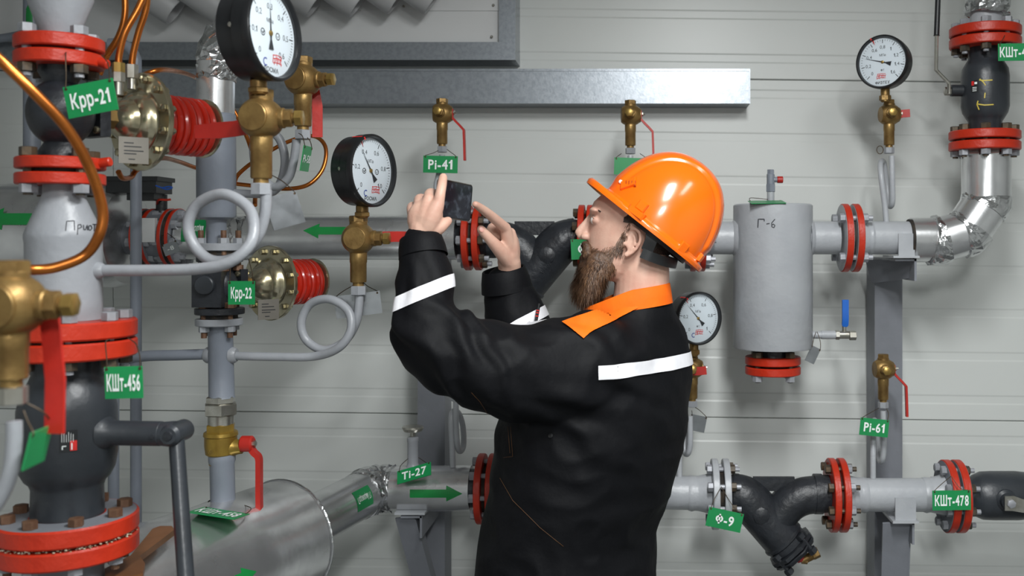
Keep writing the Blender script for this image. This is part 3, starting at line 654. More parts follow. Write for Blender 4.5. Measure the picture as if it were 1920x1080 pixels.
def regulator_body(t, c, k, zt, zb, small=False, axis=None, Rb=None, wt=None):
    """cast globe body, mounting plate, zinc-plated diaphragm housing with bolts and red spring along axis"""
    ax = axis or REG_AX
    hb = Rb or 0.049
    prof = [(zt-c.z, hb*0.72), (zt-c.z-0.01, hb*0.72)]
    for i in range(13):
        th = PI*(0.16+0.68*i/12); prof.append((hb*1.12*math.cos(th), hb*1.1*math.sin(th)))
    prof += [(zb-c.z+0.01, hb*0.72), (zb-c.z, hb*0.72)]
    MB().lathe(c, Z, prof, 36).build('body', 'cast_black', t)
    s = ax.cross(Z).normalized()
    MB().box(c+ax*hb*1.15, ax*0.009, s*0.030, Z*0.034).build('mounting_plate', 'cast_black', t)
    for sy in (-1, 1):
        q = c+ax*(hb*1.15-0.009)+s*(0.021)*1-Z*0.024*sy; MB().lathe(q, -ax, [(0, 0.006), (0.004, 0.006), (0.005, 0.004)], 12).build('screw', 'yellow_zinc', t)
    MB().hexp(c+ax*(hb*1.15+0.008), c+ax*(hb*1.15+0.034), 0.018).build('gland_nut', 'brass', t)
    h0 = c+ax*0.082*k; R = 0.0845
    hs = MB().lathe(h0, ax, [(0.004, 0.016), (0.009, 0.023), (0.016, 0.031), (0.024, 0.0355), (0.030, 0.0375), (0.032, 0.041), (0.036, 0.046), (0.042, 0.050), (0.049, 0.0525), (0.0515, 0.0555), (0.052, 0.060), (0.052, R-0.002), (0.0535, R), (0.060, R), (0.062, R-0.002), (0.062, 0.05)], 64, cap1=True).build('diaphragm_housing', 'yellow_zinc', t)
    me = bolt_mesh(0.0068, 0.010, 0.003, 'yellow_zinc', 'yellow_zinc'); a, u, v = basis(ax)
    for i in range(12):
        th = 2*PI*(i+0.5)/12; p = h0+ax*0.0515+u*(0.0725*math.cos(th))+v*(0.0725*math.sin(th)); ob = bpy.data.objects.new('bolt', me); place(ob, p, hs); ob.rotation_mode = 'QUATERNION'; ob.rotation_quaternion = ax.to_track_quat('Z', 'Y')
    # spring: seven close turns, cup and core
    s0 = h0+ax*0.066; Ls = 0.105; turns = 8; pts = []
    for i in range(turns*28+1):
        th = 2*PI*i/28; tt = Ls*i/(turns*28); pts.append(s0+ax*tt+u*(0.047*math.cos(th))+v*(0.047*math.sin(th)))
    MB().tube(pts, 0.0062, 9).build('spring', 'spring_red', t)
    MB().cyl(h0+ax*0.06, s0+ax*(Ls+0.008), 0.040, n=28).build('spring_core', 'spring_red', t)
    MB().lathe(s0+ax*Ls, ax, [(0, 0.04), (0.006, 0.0535), (0.010, 0.0535), (0.014, 0.046)], 40).build('spring_cup', 'yellow_zinc', t)
    # name plate hanging off the flange toward the viewer
    pc = h0+ax*0.01+s*0.050-Z*0.055
    pu = (ax*0.75+s*0.25).normalized(); pn = pu.cross(Z)
    pl = MB().box(pc, pu*0.023, pn*0.0007, Z*0.022).build('name_plate', 'name_plate_metal', t)
    mb = MB()
    for k_, (a0, b0, a1) in enumerate(((-0.015, 0.012, 0.0), (-0.015, 0.006, 0.012), (-0.015, -0.001, 0.015), (-0.015, -0.006, 0.004), (-0.008, -0.015, 0.002))):
        ribbon2d(mb, [(a0, b0), (a1, b0)], 0.0018, lambda x, y: pc+pu*x+Z*y+pn*0.001); ribbon2d(mb, [(a0, b0), (a1, b0)], 0.0018, lambda x, y: pc+pu*x+Z*y-pn*0.001)
    mb.build('print', 'dial_print', pl, flat=True, recalc=False)
    return h0
GIRTH[0] = 0.92; left_column(); GIRTH[0] = 1.0
def left_extras():
    ax = REG_AX; a, u, v = basis(ax)
    c = P(114, 212, D1); h0 = c+ax*0.082
    # fittings and copper lines on the first diaphragm housing
    rg = [o for o in bpy.data.objects if o.name == 'pressure_regulator'][0]
    f1 = P(222, 150, 1.66); f2 = P(247, 143, 1.70)
    MB().cyl(f1-Z*0.025, f1, 0.008, n=14).hexp(f1-Z*0.004, f1+Z*0.013, 0.0105).build('fitting', 'steel', rg)
    MB().hexp(f1+Z*0.012, f1+Z*0.029, 0.010).build('fitting_nut', 'brass_bright', rg)
    MB().cyl(f2-Z*0.022, f2, 0.007, n=14).hexp(f2-Z*0.004, f2+Z*0.020, 0.0105).build('fitting', 'steel', rg)
    def copper(label, pts, r=0.0055):
        ob = MB().tube(smooth_path(pts, 8), r, 12).build('copper_tube', 'copper'); return tagp(ob, label, 'tube')
    copper('bright copper tube rising from the brass fitting on the upper regulator', [f1+Z*0.025, P(224, 100, 1.66), P(235, 60, 1.66), P(262, 10, 1.67), P(275, -40, 1.68), P(280, -200, 1.7)])
    copper('copper tube rising from the steel fitting nearest the red spring', [f2+Z*0.018, P(250, 100, 1.70), P(260, 60, 1.70), P(274, 15, 1.70), P(276, -40, 1.7), P(276, -200, 1.72)])
    copper('copper tube curving down behind the upper red flange, leftmost of three', [P(234, -200, 1.72), P(234, -30, 1.72), P(234, 30, 1.72), P(222, 70, 1.72), P(200, 105, 1.72), P(186, 140, 1.72)])
    copper('thick copper tube sweeping across the left foreground in front of the regulator', [P(-60, 60, 1.25), P(0, 112, 1.28), P(62, 172, 1.3), P(125, 240, 1.33), P(168, 315, 1.36), P(192, 392, 1.38), P(186, 440, 1.38), P(160, 478, 1.38), P(110, 500, 1.36), P(60, 506, 1.34), P(0, 500, 1.3), P(-80, 490, 1.26)], 0.0072)
    copper('thin copper tube arching behind the insulated pipe to the right', [P(266, 142, 1.80), P(310, 131, 1.85), P(370, 147, 2.25), P(428, 193, 2.28), P(462, 255, 2.28), P(478, 310, 2.25), P(479, 345, 2.2), P(478, 385, 2.15)], 0.0048)
    copper('copper tube looping around behind the upper brass gauge valves', [P(440, 342, 2.26), P(448, 326, 2.26), P(480, 300, 2.26), P(535, 268, 2.28), P(585, 255, 2.28), P(610, 275, 2.26), P(606, 315, 2.24), P(580, 345, 2.22), P(540, 354, 2.22), P(490, 350, 2.24), P(444, 345, 2.26)], 0.0046)
    copper('short copper tube under the upper red spring', [P(222, 322, 1.72), P(230, 334, 1.74), P(246, 332, 1.78), P(258, 318, 1.8), P(300, 297, 1.9), P(335, 303, 2.1), P(372, 316, 2.2), P(420, 326, 2.25)], 0.0046)
    # tag 21
    tag('Крр-21', P(118, 164, 1.53), P(211, 146, 1.53), P(134, 222, 1.53), 'green tag reading Крр-21 hanging tilted from the upper left flange', ([P(124, 140, 1.535), P(123, 102, 1.54), P(126, 98, 1.57)], [P(205, 140, 1.535), P(202, 118, 1.55), P(190, 103, 1.57)]))
    # thin vertical grey lines
    def line(label, pts, r, m='blue_grey_paint', k=8): return tagp(MB().tube(smooth_path(pts, k), r, 16).build('pipe_line', m), label, 'pipe')
    line('thin blue-grey vertical pipe running down behind the left column', [P(205, 82, 2.28), P(232, 84, 2.28), P(252, 105, 2.28), P(255, 150, 2.28), P(255, 400, 2.28), P(255, 700, 2.28), V((P(255, 0, 2.28).x, 2.28, 0.3)), V((P(255, 0, 2.28).x, 2.28, 0.001))], 0.0122)
    line('thin blue-grey pipe bending down from the second column to the left', [P(392, 664, 2.13), P(330, 666, 2.13), P(270, 668, 2.14), P(232, 678, 2.16), P(215, 710, 2.18), P(213, 760, 2.18), P(213, 960, 2.18), V((P(213, 0, 2.18).x, 2.18, 0.3)), V((P(213, 0, 2.18).x, 2.18, 0.001))], 0.0115)
    line('blue-grey vertical pipe with green arrow in the upper left corner', [P(60, 320, 2.75), P(60, 120, 2.75), P(60, -160, 2.75)], 0.022)
    line('thin blue-grey pipe along the wall at the upper left edge', [P(-80, 80, 2.85), P(0, 72, 2.85), P(35, 66, 2.85)], 0.012)
    arrow_on('flow_arrow', 'green arrow pointing up on the pipe in the upper left corner', P(62, 58, 2.75), Z, V((0.1, -1, 0)), 0.022, 0.07, 0.018, 0.03)
    # tag 456
    tag('КШт-456', P(196, 688, 1.47), P(267, 686, 1.47), P(199, 748, 1.47), 'green tag reading КШт-456 under the big left red flanges', ([P(200, 672, 1.475), P(198, 642, 1.48), P(206, 636, 1.5)], [P(262, 668, 1.475), P(255, 645, 1.49), P(240, 634, 1.51)]), tw=0.88, th=0.5)
    # brown handle plate
    z0 = P(0, 1030, 1.74).z
    def hz(px, py): d = (CAMZ-z0)*FPX/(py-HY); p = P(px, py, d); return (p.x, p.y)
    pts = [hz(*p) for p in ((196, 1066), (245, 1041), (286, 991), (300, 986), (322, 986), (327, 993), (262, 1042), (272, 1056), (268, 1074), (240, 1082), (198, 1086))]
    ob = MB().poly(pts, (0, 0, z0), X, Y, -0.011).build('valve_handle_plate', 'bronze_paint'); tagp(ob, 'bronze painted flat steel handle lying beside the lower left flange', 'handle')
    # ---------------- foreground gauge cock, blurred
    d = 1.08
    c = P(20, 572, d); R = 0.0342
    gauge_valve(c, R, V((0.0, -1, 0)), V((1, 0.1, 0)), 'blurred brass gauge valve in the very front at the left edge', [c+V((0.024, 0.028, 0.0)), c+V((0.026, 0.03, -0.03)), c+V((0.031, 0.03, -0.085)), c+V((0.030, 0.03, -0.145))], 0.021, 0.004, 1.55, wd=X, nutm='steel')
    e = P(26, 790, d); st = thing('siphon_tube', 'pale grey siphon tube under the blurred front brass valve', 'tube', P(0, 960, d))
    MB().tube(smooth_path([e, P(26, 830, d), P(18, 890, d), P(-12, 950, d), P(-60, 990, d)], 8), 0.0082, 14).build('tube', 'grey_paint', st)
    tag('', P(58, 812, 1.06), P(98, 796, 1.12), P(30, 882, 1.04), 'blurred green tag hanging from the front brass valve', ([P(52, 790, 1.07), P(44, 770, 1.075)], [P(84, 775, 1.1), P(50, 756, 1.09)]))
    # ---------------- big upper gauge with cock and siphon off the left column
    d = 1.64
    c = P(490, 222, d)
    gauge_valve(c, R, V((-0.10, -1, 0)), V((1, 0.05, 0.02)), 'brass gauge valve under the large upper gauge, red lever to the left', [c+V((-0.02, 0.026, -0.008)), c+V((-0.055, 0.028, -0.014)), c+V((-0.082, 0.029, -0.0165)), c+V((-0.122, 0.03, -0.019))], [0.026, 0.026, 0.027, 0.022], 0.004, 2.1, nutm='grey_paint')
    N = V((math.sin(math.radians(78)), -math.cos(math.radians(78)), 0.03))
    gauge(P(510, 62, d-0.02), N, 0.0785, 0.054, 'large black pressure gauge reading up to 0,6 at the top of the picture', ['0', '0,1', '0,2', '0,3', '0,4', '0,5', '0,6'], 0.5, None, 'МПа', 'РОСМА', 0.22, stem=0.02)
    t = thing('siphon_tube', 'grey looped siphon tube joining the left column to the large upper gauge', 'tube', P(300, 507, 1.6))
    MB().tube(smooth_path([P(180, 507, 1.6), P(260, 507, 1.6), P(360, 505, 1.59), P(425, 494, 1.58), P(466, 462, 1.585), P(476, 424, 1.60), P(463, 387, 1.62), P(418, 364, 1.635), P(372, 382, 1.65), P(353, 420, 1.655), P(364, 460, 1.655), P(396, 488, 1.65), P(440, 484, 1.645), P(478, 452, 1.64), P(496, 405, d), P(499, 356, d)], 8), 0.0092, 16).build('tube', 'grey_paint', t)
    tag('', P(494, 372, 1.68), P(554, 357, 1.72), P(506, 434, 1.68), 'blank bare steel tag plate behind the looped siphon tube', ([P(497, 352, 1.66)], [P(530, 340, 1.7), P(505, 326, 1.66)]), m='aluminium_plate')
    # second cock to its right, with siphon
    d = 2.06; c = P(568, 150, d)
    gauge_valve(c, R, V((-0.24, -1, 0)), V((1, -0.15, 0.0)), 'brass gauge valve right of the large upper gauge, red lever hanging down', [c+V((0.012, 0.032, -0.01)), c+V((0.019, 0.034, -0.05)), c+V((0.019, 0.034, -0.115))], 0.021, 0.004, 2.0, wd=V((1, 0.2, 0)))
    t = thing('siphon_tube', 'grey siphon loop behind the upper brass valves, beside the copper loop', 'tube', P(500, 362, 2.13))
    MB().tube(smooth_path([P(436, 362, 2.13), P(505, 362, 2.12), P(528, 337, 2.11), P(534, 295, 2.10), P(522, 258, 2.10), P(497, 247, 2.1), P(476, 270, 2.1), P(482, 318, 2.08), P(512, 350, 2.07), P(540, 335, 2.06), P(551, 300, 2.06), P(556, 262, d)], 8), 0.0088, 14).build('tube', 'grey_paint', t)
    tag('PI-58', P(570, 272, 2.0), P(585, 276, 2.07), P(562, 320, 2.0), 'small green tag turned edgewise on the right upper brass valve', ([P(567, 255, 2.02), P(560, 250, 2.03)], [P(580, 262, 2.05), P(566, 250, 2.06)]), tw=0.86, th=0.3)
left_extras()
# ------------------------------------------------------------------ second column
D2 = 2.13
def second_column():
    q = lambda x, y: P(x, y, D2); r2 = lambda n: PX(n, D2)
    up = thing('insulated_pipe', 'foil insulated pipe with crumpled bend above the second column', 'pipe', q(405, 212))
    MB().lathe(q(404, 214), (0.01, 0, 1), [(0, r2(35)), (0, r2(34)), (r2(96), r2(34))], 40).build('jacket', 'foil', up)
    crumple(up, straight(q(406, 150), q(408, 96), 9)+[q(414, 82), q(424, 68)], r2(35), 0.0035, seed=4, n=26)
    MB().cyl(q(410, 96), P(455, 10, 2.2), r2(31), n=32).build('bend_jacket', 'foil', up)
    MB().cyl(P(450, 20, 2.2), P(470, -160, 2.25), r2(31), n=32).build('upper_jacket', 'foil', up)
    p = thing('pipe_reducer', 'grey vertical pipe stepping down to a bolted flange above tag Крр-22', 'pipe', q(410, 470))
    MB().lathe(q(405, 212), (0.005, 0, -1), [(0, r2(32)), (r2(4), r2(35)), (r2(190), r2(35)), (r2(196), r2(33)), (r2(200), r2(20)), (r2(203), r2(18)), (r2(245), r2(18))], 40).build('pipe_wall', 'blue_grey_paint', p)
    reg = thing('pressure_regulator', 'small black pressure regulator with zinc housing behind tag reading Крр-22', 'regulator', q(412, 590))
    flange(p, q(412, 456), -Z, r2(43), r2(14), 'grey_paint')
    bolts(p, q(412, 497), Z, r2(40), r2(33), 4, r2(9.5), 0.016, 'bolt_rust', 'grey_paint', 0.6)
    MB().lathe(q(412, 471), -Z, [(0, r2(36)), (r2(8), r2(36))], 28).build('gasket', 'gasket', reg)
    flange(reg, q(412, 478), -Z, r2(41), r2(13), 'cast_black')
    regulator_body(reg, q(412, 535), 0.92, q(412, 488).z, q(412, 580).z, Rb=0.034)
    MB().abox(q(404, 535)+V((0, -0.01, 0)), 0.062, 0.07, r2(78)).build('body_block', 'cast_black', reg)
    MB().lathe(q(402, 533)+V((0, -0.044, 0)), (0, -1, 0), [(0, 0.02), (0.008, 0.02), (0.010, 0.018)], 28).build('cover_cap', 'graphite', reg)
    flange(reg, q(412, 577), -Z, r2(44), r2(12), 'cast_black')
    low = thing('pipe', 'grey vertical pipe with side branches below the regulator Крр-22', 'pipe', q(416, 742))
    flange(low, q(411, 597), -Z, r2(42), r2(13), 'grey_paint')
    bolts(low, q(411, 577), -Z, r2(33), r2(32), 4, r2(9.5), 0.012, 'bolt_rust', 'grey_paint', 0.55)
    MB().lathe(q(411, 590), -Z, [(0, r2(33)), (r2(7), r2(33))], 24).build('gasket', 'gasket', low)
    MB().lathe(q(413, 608), V((0.02, 0, -1)), [(0, r2(24)), (r2(3), r2(22)), (r2(134), r2(23)), (r2(138), r2(24))], 32).build('pipe_wall', 'blue_grey_paint', low)
    for s in (-1, 1): MB().lathe(q(414+s*18, 666), (s, 0, 0), [(0, r2(16)), (r2(8), r2(15)), (r2(12), r2(12))], 18).build('weld_boss', 'grey_paint', low)
    un = thing('union_nut', 'plated steel union coupling above the brass ball valve', 'union', q(414, 795))
    MB().hexp(q(414, 742), q(414, 756), r2(27)).build('upper_hexagon', 'steel', un)
    MB().hexp(q(414, 755), q(414, 778), r2(31), 0.1).build('nut', 'steel', un)
    MB().cyl(q(414, 777), q(414, 797), r2(23), n=28).build('tail', 'steel', un)
    bvv = thing('ball_valve', 'yellow brass ball valve with long red lever over the insulated drum', 'valve', q(415, 868))
    MB().hexp(q(414, 794), q(414, 812), r2(27), 0.2).build('end_hexagon', 'brass_valve', bvv)
    MB().lathe(q(414, 808), -Z, [(0, r2(27)), (r2(2), r2(30)), (r2(8), r2(31)), (r2(10), r2(29)), (r2(26), r2(29)), (r2(42), r2(27)), (r2(46), r2(22)), (r2(62), r2(21))], 36).build('body', 'brass_valve', bvv)
    bd = bvv
    MB().lathe(q(436, 838), X, [(0, r2(18)), (r2(10), r2(14)), (r2(18), r2(13))], 20).build('stem_boss', 'brass_valve', bvv)
    mb = MB().lathe(q(452, 832), X, [(0, r2(13)), (r2(2), r2(15)), (r2(20), r2(15)), (r2(23), r2(12))], 20)
    mb.strip(smooth_path([q(468, 836), q(476, 848), q(485, 858), q(486, 880), q(486, 930), q(487, 972)], 4), Y, [r2(15)]*21, r2(9)); lv = mb.build('lever', 'lever_red', bvv)
    MB().hexp(q(474, 832), q(480, 832), r2(6)).build('lever_screw', 'steel', lv)
    mb = MB()
    for k in range(3):
        th = PI/2+k*2*PI/3; cc = (2.2*math.cos(th), 2.2*math.sin(th))
        ribbon2d(mb, [(cc[0]*1.2+2.2*math.cos(x), cc[1]*1.2+2.2*math.sin(x)) for x in [i*2*PI/10 for i in range(11)]], 0.8, lambda a_, b_: q(408+a_, 842-b_)+V((0, -r2(29.2)+0.0005*0, 0)))
    mb.build('cast_mark', 'brass_bright', bvv, flat=True, recalc=False)
    dn = thing('pipe', 'grey vertical pipe entering the top of the insulated drum', 'pipe', q(418, 965))
    MB().lathe(q(416, 848), V((0.02, 0, -1)), [(0, r2(23)), (r2(6), r2(24)), (r2(16), r2(24)), (r2(22), r2(22)), (r2(120), r2(22))], 32).build('pipe_wall', 'blue_grey_paint', dn)
    # siphon + gauge of the second column
    R = 0.0342; c = q(672, 447)
    gauge_valve(c, R, V((0.0, -1, 0)), V((1, -0.05, 0.0)), 'brass gauge valve under the middle gauge, red lever pointing to the worker', [c+V((0.0, 0.032, 0)), c+V((0.03, 0.034, 0.003)), c+V((0.075, 0.036, 0.004)), c+V((0.118, 0.036, 0.003))], 0.023, 0.004, 1.95)
    N = V((math.sin(math.radians(67)), -math.cos(math.radians(67)), 0.0))
    gauge(P(697, 320, D2-0.02), N, 0.0775, 0.05, 'black pressure gauge between the second column and the worker', ['0', '0,2', '0,4', '0,6', '0,8', '1,0'], 0.37, 0.40, 'МПа', 'РОСМА', 0.22, stem=0.022)
    t = thing('siphon_tube', 'grey looped siphon tube under the middle gauge', 'tube', q(600, 670))
    MB().tube(smooth_path([q(432, 667), q(520, 669), q(590, 668), P(635, 652, 2.11), P(658, 618, 2.11), P(652, 582, 2.12), P(618, 561, 2.13), P(582, 570, 2.145), P(565, 603, 2.15), P(574, 637, 2.15), P(607, 656, 2.145), P(645, 641, 2.14), P(667, 606, D2), P(673, 570, D2), P(673, 545, D2)], 8), 0.0092, 16).build('tube', 'grey_paint', t)
    tag('', P(626, 556, 2.16), P(712, 545, 2.18), P(632, 598, 2.16), 'blank aluminium tag plate behind the nut of the middle siphon', ([P(645, 545, 2.14), P(668, 532, 2.12)], [P(690, 537, 2.15), P(680, 528, 2.12)]), m='aluminium_plate')
    tag('Крр-22', P(428, 527, 2.04), P(478, 527, 2.04), P(427, 571, 2.04), 'green tag reading Крр-22 hanging on the small regulator', ([P(432, 505, 2.05), P(434, 486, 2.07)], [P(472, 508, 2.05), P(466, 486, 2.07)]))
second_column()
def drum():
    c1 = P(535, 1010, 2.3); c0 = P(100, 1186, 1.75); c0.z = c1.z; R = 0.135
    dr = thing('insulated_drum', 'large foil clad insulated drum at the bottom left', 'insulated pipe', c0.lerp(c1, 0.5)-Z*R)
    ax = (c1-c0).normalized(); L = (c1-c0).length
    mb = MB(); n = 72; rows = 26; rnd = random.Random(5); a, u, v = basis(ax)
    def fn(i, j):
        th = 2*PI*j/n; rr = R+0.0012*noise.noise(V((i*0.5, 2*math.cos(th)*2, 2*math.sin(th)*2)))
        if i in (9, 17): rr += 0.0018
        return c0+a*(L*i/(rows-1))+u*(rr*math.cos(th))+v*(rr*math.sin(th))
    mb.grid(fn, rows, n, cv=True); mb.face(*range(n)); mb.face(*reversed(range((rows-1)*n, rows*n)))
    mb.build('jacket', 'foil', dr, sharp=50)
    pts = [c1-ax*0.004+u*((R+0.0015)*math.cos(2*PI*k/48))+v*((R+0.0015)*math.sin(2*PI*k/48)) for k in range(48)]
    MB().tube(pts, 0.0028, 6, closed=True).build('end_bead', 'crumpled_foil', dr)
    f = c1
    # supports under the drum
    for k, t_ in enumerate((0.3, 0.75)):
        p = c0.lerp(c1, t_); MB().abox((p.x, p.y, (p.z-R+0.005)/2), 0.06, 0.06, p.z-R+0.005).build('support_leg', 'grey_steel', dr)
    hole = P(418, 950, 2.13)
    MB().lathe(V((P(418, 0, 2.13).x, 2.13, c1.z+R-0.006)), Z, [(0, 0.03), (0.004, 0.03)], 24).build('collar_gap', 'gasket', dr)
    # diagonal and horizontal insulated lower pipe
    lp = thing('insulated_pipe', 'foil insulated lower pipe bending from the drum toward the red flange', 'pipe', P(750, 960, 2.7))
    e = P(700, 916, 2.7); rI = 0.0605
    s = c1-ax*0.01+V((0.02, 0.0, 0.0)); s.z = e.z
    MB().cyl(s, s.lerp(e, 0.86), rI, n=40).build('diagonal_jacket', 'foil', lp)
    b1 = P(884, 915, 2.7)
    MB().cyl(P(722, 916, 2.7), b1, rI, n=40).build('jacket', 'foil', lp)
    d1 = s.lerp(e, 0.80)
    path = smooth_path([d1, s.lerp(e, 0.9), e+V((0.004, -0.004, 0)), P(722, 916, 2.7), P(738, 916, 2.7)], 4)
    crumple(lp, path, rI+0.0015, 0.0042, seed=9, n=30)
    for t_, sd in ((0.2, 21), (0.5, 22)): pass
    dd = (e-s).normalized(); mid = s.lerp(e, 0.60)
    side = dd.cross(Z).normalized()
    sticker_on('pipe_sticker', 'green sticker with white print on the slanted foil pipe', 'sticker', mid, dd, (side*1.0+Z*0.35), rI, 0.085, 0.052, 'tag_green', 'Подающий Т1', th=0.3, flip=1)
    arrow_on('flow_arrow', 'green arrow pointing right on the lower foil pipe', P(778, 915, 2.7), X, V((0, -1, -0.0)), rI, PX(98, 2.64), PX(15.5, 2.64), PX(30, 2.64))
    # near arrow tip on the drum
    cc = c0.lerp(c1, 0.42); arrow_on('flow_arrow', 'green arrow tip on the foil drum at the bottom edge', cc+ax*0.0, ax, (V((0.80, -0.55, 0)).normalized()*0.9+Z*0.10), R, 0.10, 0.02, 0.04)
    tag('КШт-458', P(383, 951, 2.06), P(468, 964, 2.06), P(394, 965, 1.99), 'green tag reading КШт-458 lying on top of the drum', ([P(375, 957, 2.02), P(380, 950, 2.1)], [P(470, 952, 2.09), P(440, 943, 2.14)]), tw=0.86, th=0.6)
    # thermometer pocket with tag Ti-27
    th = thing('thermowell', 'grey thermometer pocket with round cap on the lower foil pipe', 'fitting', P(774, 874, 2.7))
    MB().lathe(P(774, 876, 2.7), Z, [(0, 0.020), (0.006, 0.0165), (0.012, 0.0145), (0.068, 0.0145), (0.070, 0.0155), (0.080, 0.0155), (0.083, 0.011)], 24).build('pocket', 'grey_paint', th)
    MB().lathe(P(774, 818, 2.7), Z, [(0, 0.007), (0.012, 0.007), (0.014, 0.024), (0.022, 0.029), (0.027, 0.028), (0.028, 0.02)], 28).build('cap', 'steel', th)
    tag('Ti-27', P(745, 884, 2.62), P(808, 866, 2.62), P(755, 904, 2.59), 'green tag reading Ti-27 lying on the lower foil pipe', ([P(752, 872, 2.66), P(765, 860, 2.69)], [P(800, 868, 2.66), P(785, 858, 2.69)]), tw=0.72, th=0.58)
drum()
# ------------------------------------------------------------------ pipework along the wall
DW = 2.69
def rw(n): return PX(n, DW)
RP = rw(31)          # bare pipe radius
RI = rw(41)          # insulated pipe radius
UY, LY = 446, 925    # rows of the upper and lower pipe
def q(x, y, d=DW): return P(x, y, d)
def ribpipe(t, x0, x1, y, r=RP, m='lit_grey_paint', name='pipe_wall', n=32):
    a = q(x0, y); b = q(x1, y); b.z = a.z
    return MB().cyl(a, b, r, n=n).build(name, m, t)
def hub(t, x0, x1, y, m='lit_grey_paint'):
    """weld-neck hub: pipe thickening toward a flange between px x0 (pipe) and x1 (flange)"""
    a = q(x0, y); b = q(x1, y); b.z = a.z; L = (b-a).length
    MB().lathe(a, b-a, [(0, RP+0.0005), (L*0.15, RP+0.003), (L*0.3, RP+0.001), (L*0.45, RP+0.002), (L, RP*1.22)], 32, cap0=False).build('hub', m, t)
def pair(pa, pb, xa, xb, y, Rpx, t_px, **kw):
    """flange pair whose centres sit at px xa and xb"""
    a = q((xa+xb)/2, y); t = rw(t_px); gap = rw(abs(xb-xa))-t
    joint(pa, pb, a, X, rw(Rpx), t, max(gap, 0.004), kw.pop('nb', 8), kw.pop('r', rw(8.5)), tail=kw.pop('tail', 0.012), faces=kw.pop('faces', 'grey_steel'), **kw)
def wall_pipes():
    # ---- upper run, left part
    big = thing('insulated_pipe', 'wide foil insulated pipe behind the left column, with green arrow', 'pipe', q(60, 540))
    a = q(-240, 442); b = q(240, 442); b.z = a.z; R = rw(97)
    MB().lathe(a, X, [(0, R), ((b-a).length*0.55, R), ((b-a).length*0.55+0.001, R+0.0015), ((b-a).length-0.03, R), ((b-a).length, R*0.93), ((b-a).length+0.004, R*0.5)], 64).build('jacket', 'foil', big)
    MB().cyl(q(238, UY), q(262, UY), RP, n=32).build('pipe_end', 'grey_steel', big)
    arrow_on('flow_arrow', 'green arrow pointing left on the wide foil pipe', q(118, 428), -X, V((0, -1, 0.16)), R, rw(92), rw(21), rw(40))
    bf = thing('butterfly_valve', 'grey butterfly valve between thin red flange rims, black actuator on top', 'valve', q(305, 495))
    up = thing('insulated_pipe', 'long foil insulated upper pipe running to the red flange by the phone', 'pipe', q(600, 486))
    pair(big, bf, 272, 289, UY, 55, 7, nb=8, boltm='bolt_grey', rg=0.95, Rc=rw(44))
    pair(bf, up, 322, 336, UY, 55, 6, nb=8, boltm='bolt_grey', rg=0.95, Rc=rw(44))
    MB().cyl(q(290, UY), q(320, UY), rw(46), n=32).build('body', 'grey_steel', bf)
    MB().abox(q(303, 432)-V((0, rw(48), 0)), rw(26), 0.014, rw(44)).build('mounting_bracket', 'panel_white', bf)
    MB().lathe(q(303, 400), Z, [(0, rw(10)), (rw(35), rw(10))], 16).build('shaft', 'plastic_black', bf)
    mb = MB().abox(q(272, 352)-V((0, 0.03, 0)), rw(92), 0.09, rw(24)); mb.abox(q(272, 338)-V((0, 0.03, 0)), rw(100), 0.1, rw(8)); mb.abox(q(284, 370)-V((0, 0.03, 0)), rw(50), 0.06, rw(14)); ac = mb.build('actuator', 'plastic_black', bf)
    MB().tube(smooth_path([q(292, 348, 2.6), q(304, 352, 2.6), q(316, 350, 2.6), q(323, 352, 2.6), q(312, 355, 2.6), q(298, 350, 2.6)], 4), 0.0022, 6).build('cable', 'cable_blue', ac)
    MB().tube(smooth_path([q(294, 384), q(297, 375, 2.64), q(312, 375, 2.64), q(320, 374, 2.64)], 4), 0.003, 6).build('strap', 'red_paint', bf)
    tag('-8', q(303, 460, 2.56), q(330, 450, 2.56), q(305, 482, 2.56), 'small crinkled foil label reading -8 on the butterfly valve', ([q(306, 450, 2.58), q(304, 440, 2.62)], [q(326, 446, 2.58), q(312, 436, 2.62)]), tw=0.45, th=0.35, m='aluminium_plate', name='foil_label')
    a = q(342, UY); b = q(858, UY)
    MB().lathe(a, X, [(0, RI), ((b-a).length, RI), ((b-a).length, RP)], 48).build('jacket', 'foil', up)
    crumple(up, straight(q(430, UY), q(470, UY), 7), RI+0.001, 0.003, seed=14, n=26)
    sticker_on('pipe_sticker', 'green sticker with white print on the upper foil pipe seen through the siphon loop', 'sticker', q(380, UY), X, V((0, -1, 0.4)), RI, rw(44), rw(46), 'tag_green', 'Подающий', th=0.3)
    arrow_on('flow_arrow', 'green arrow pointing left on the upper foil pipe beside the brass valve', q(662, UY), -X, V((0, -1, 0.34)), RI, rw(80), rw(15), rw(28))
    # ---- upper strainer
    s1 = thing('strainer', 'black cast Y-strainer behind the right hand of the worker', 'strainer', q(1000, 545))
    pair(up, s1, 879, 898, UY, 61, 11, nb=8, boltm='bolt_grey', nutm='bolt_dark', phase=0.1, faces=None)
    MB().lathe(q(856, UY), X, [(0, RP), (rw(12), RP*1.25)], 32).build('neck', 'cast_black', up)
    y_body(s1, 905, 1082, UY, mir=True)
    mid = thing('pipe', 'grey upper pipe behind the helmet of the worker', 'pipe', q(1200, UY+32))
    pair(s1, mid, 1091, 1107, UY, 62, 11, nb=8, boltm='bolt_dark', nutm='bolt_grey', phase=0.35, faces=None)
    tag('Ф', q(1070, 449, 2.585), q(1122, 447, 2.585), q(1073, 487, 2.585), 'green tag with letter Ф half hidden behind the beard', ([q(1076, 438, 2.59), q(1090, 432, 2.6)],), tw=0.26, th=0.55, off=-0.12)
    ribpipe(mid, 1112, 1290, UY)
    tk = thing('settling_tank', 'upright grey cylindrical tank with handwritten Г-6', 'tank', q(1449, 710))
    pair(mid, tk, 1299, 1316, UY, 63, 10, nb=8, boltm='bolt_grey', phase=0.1)
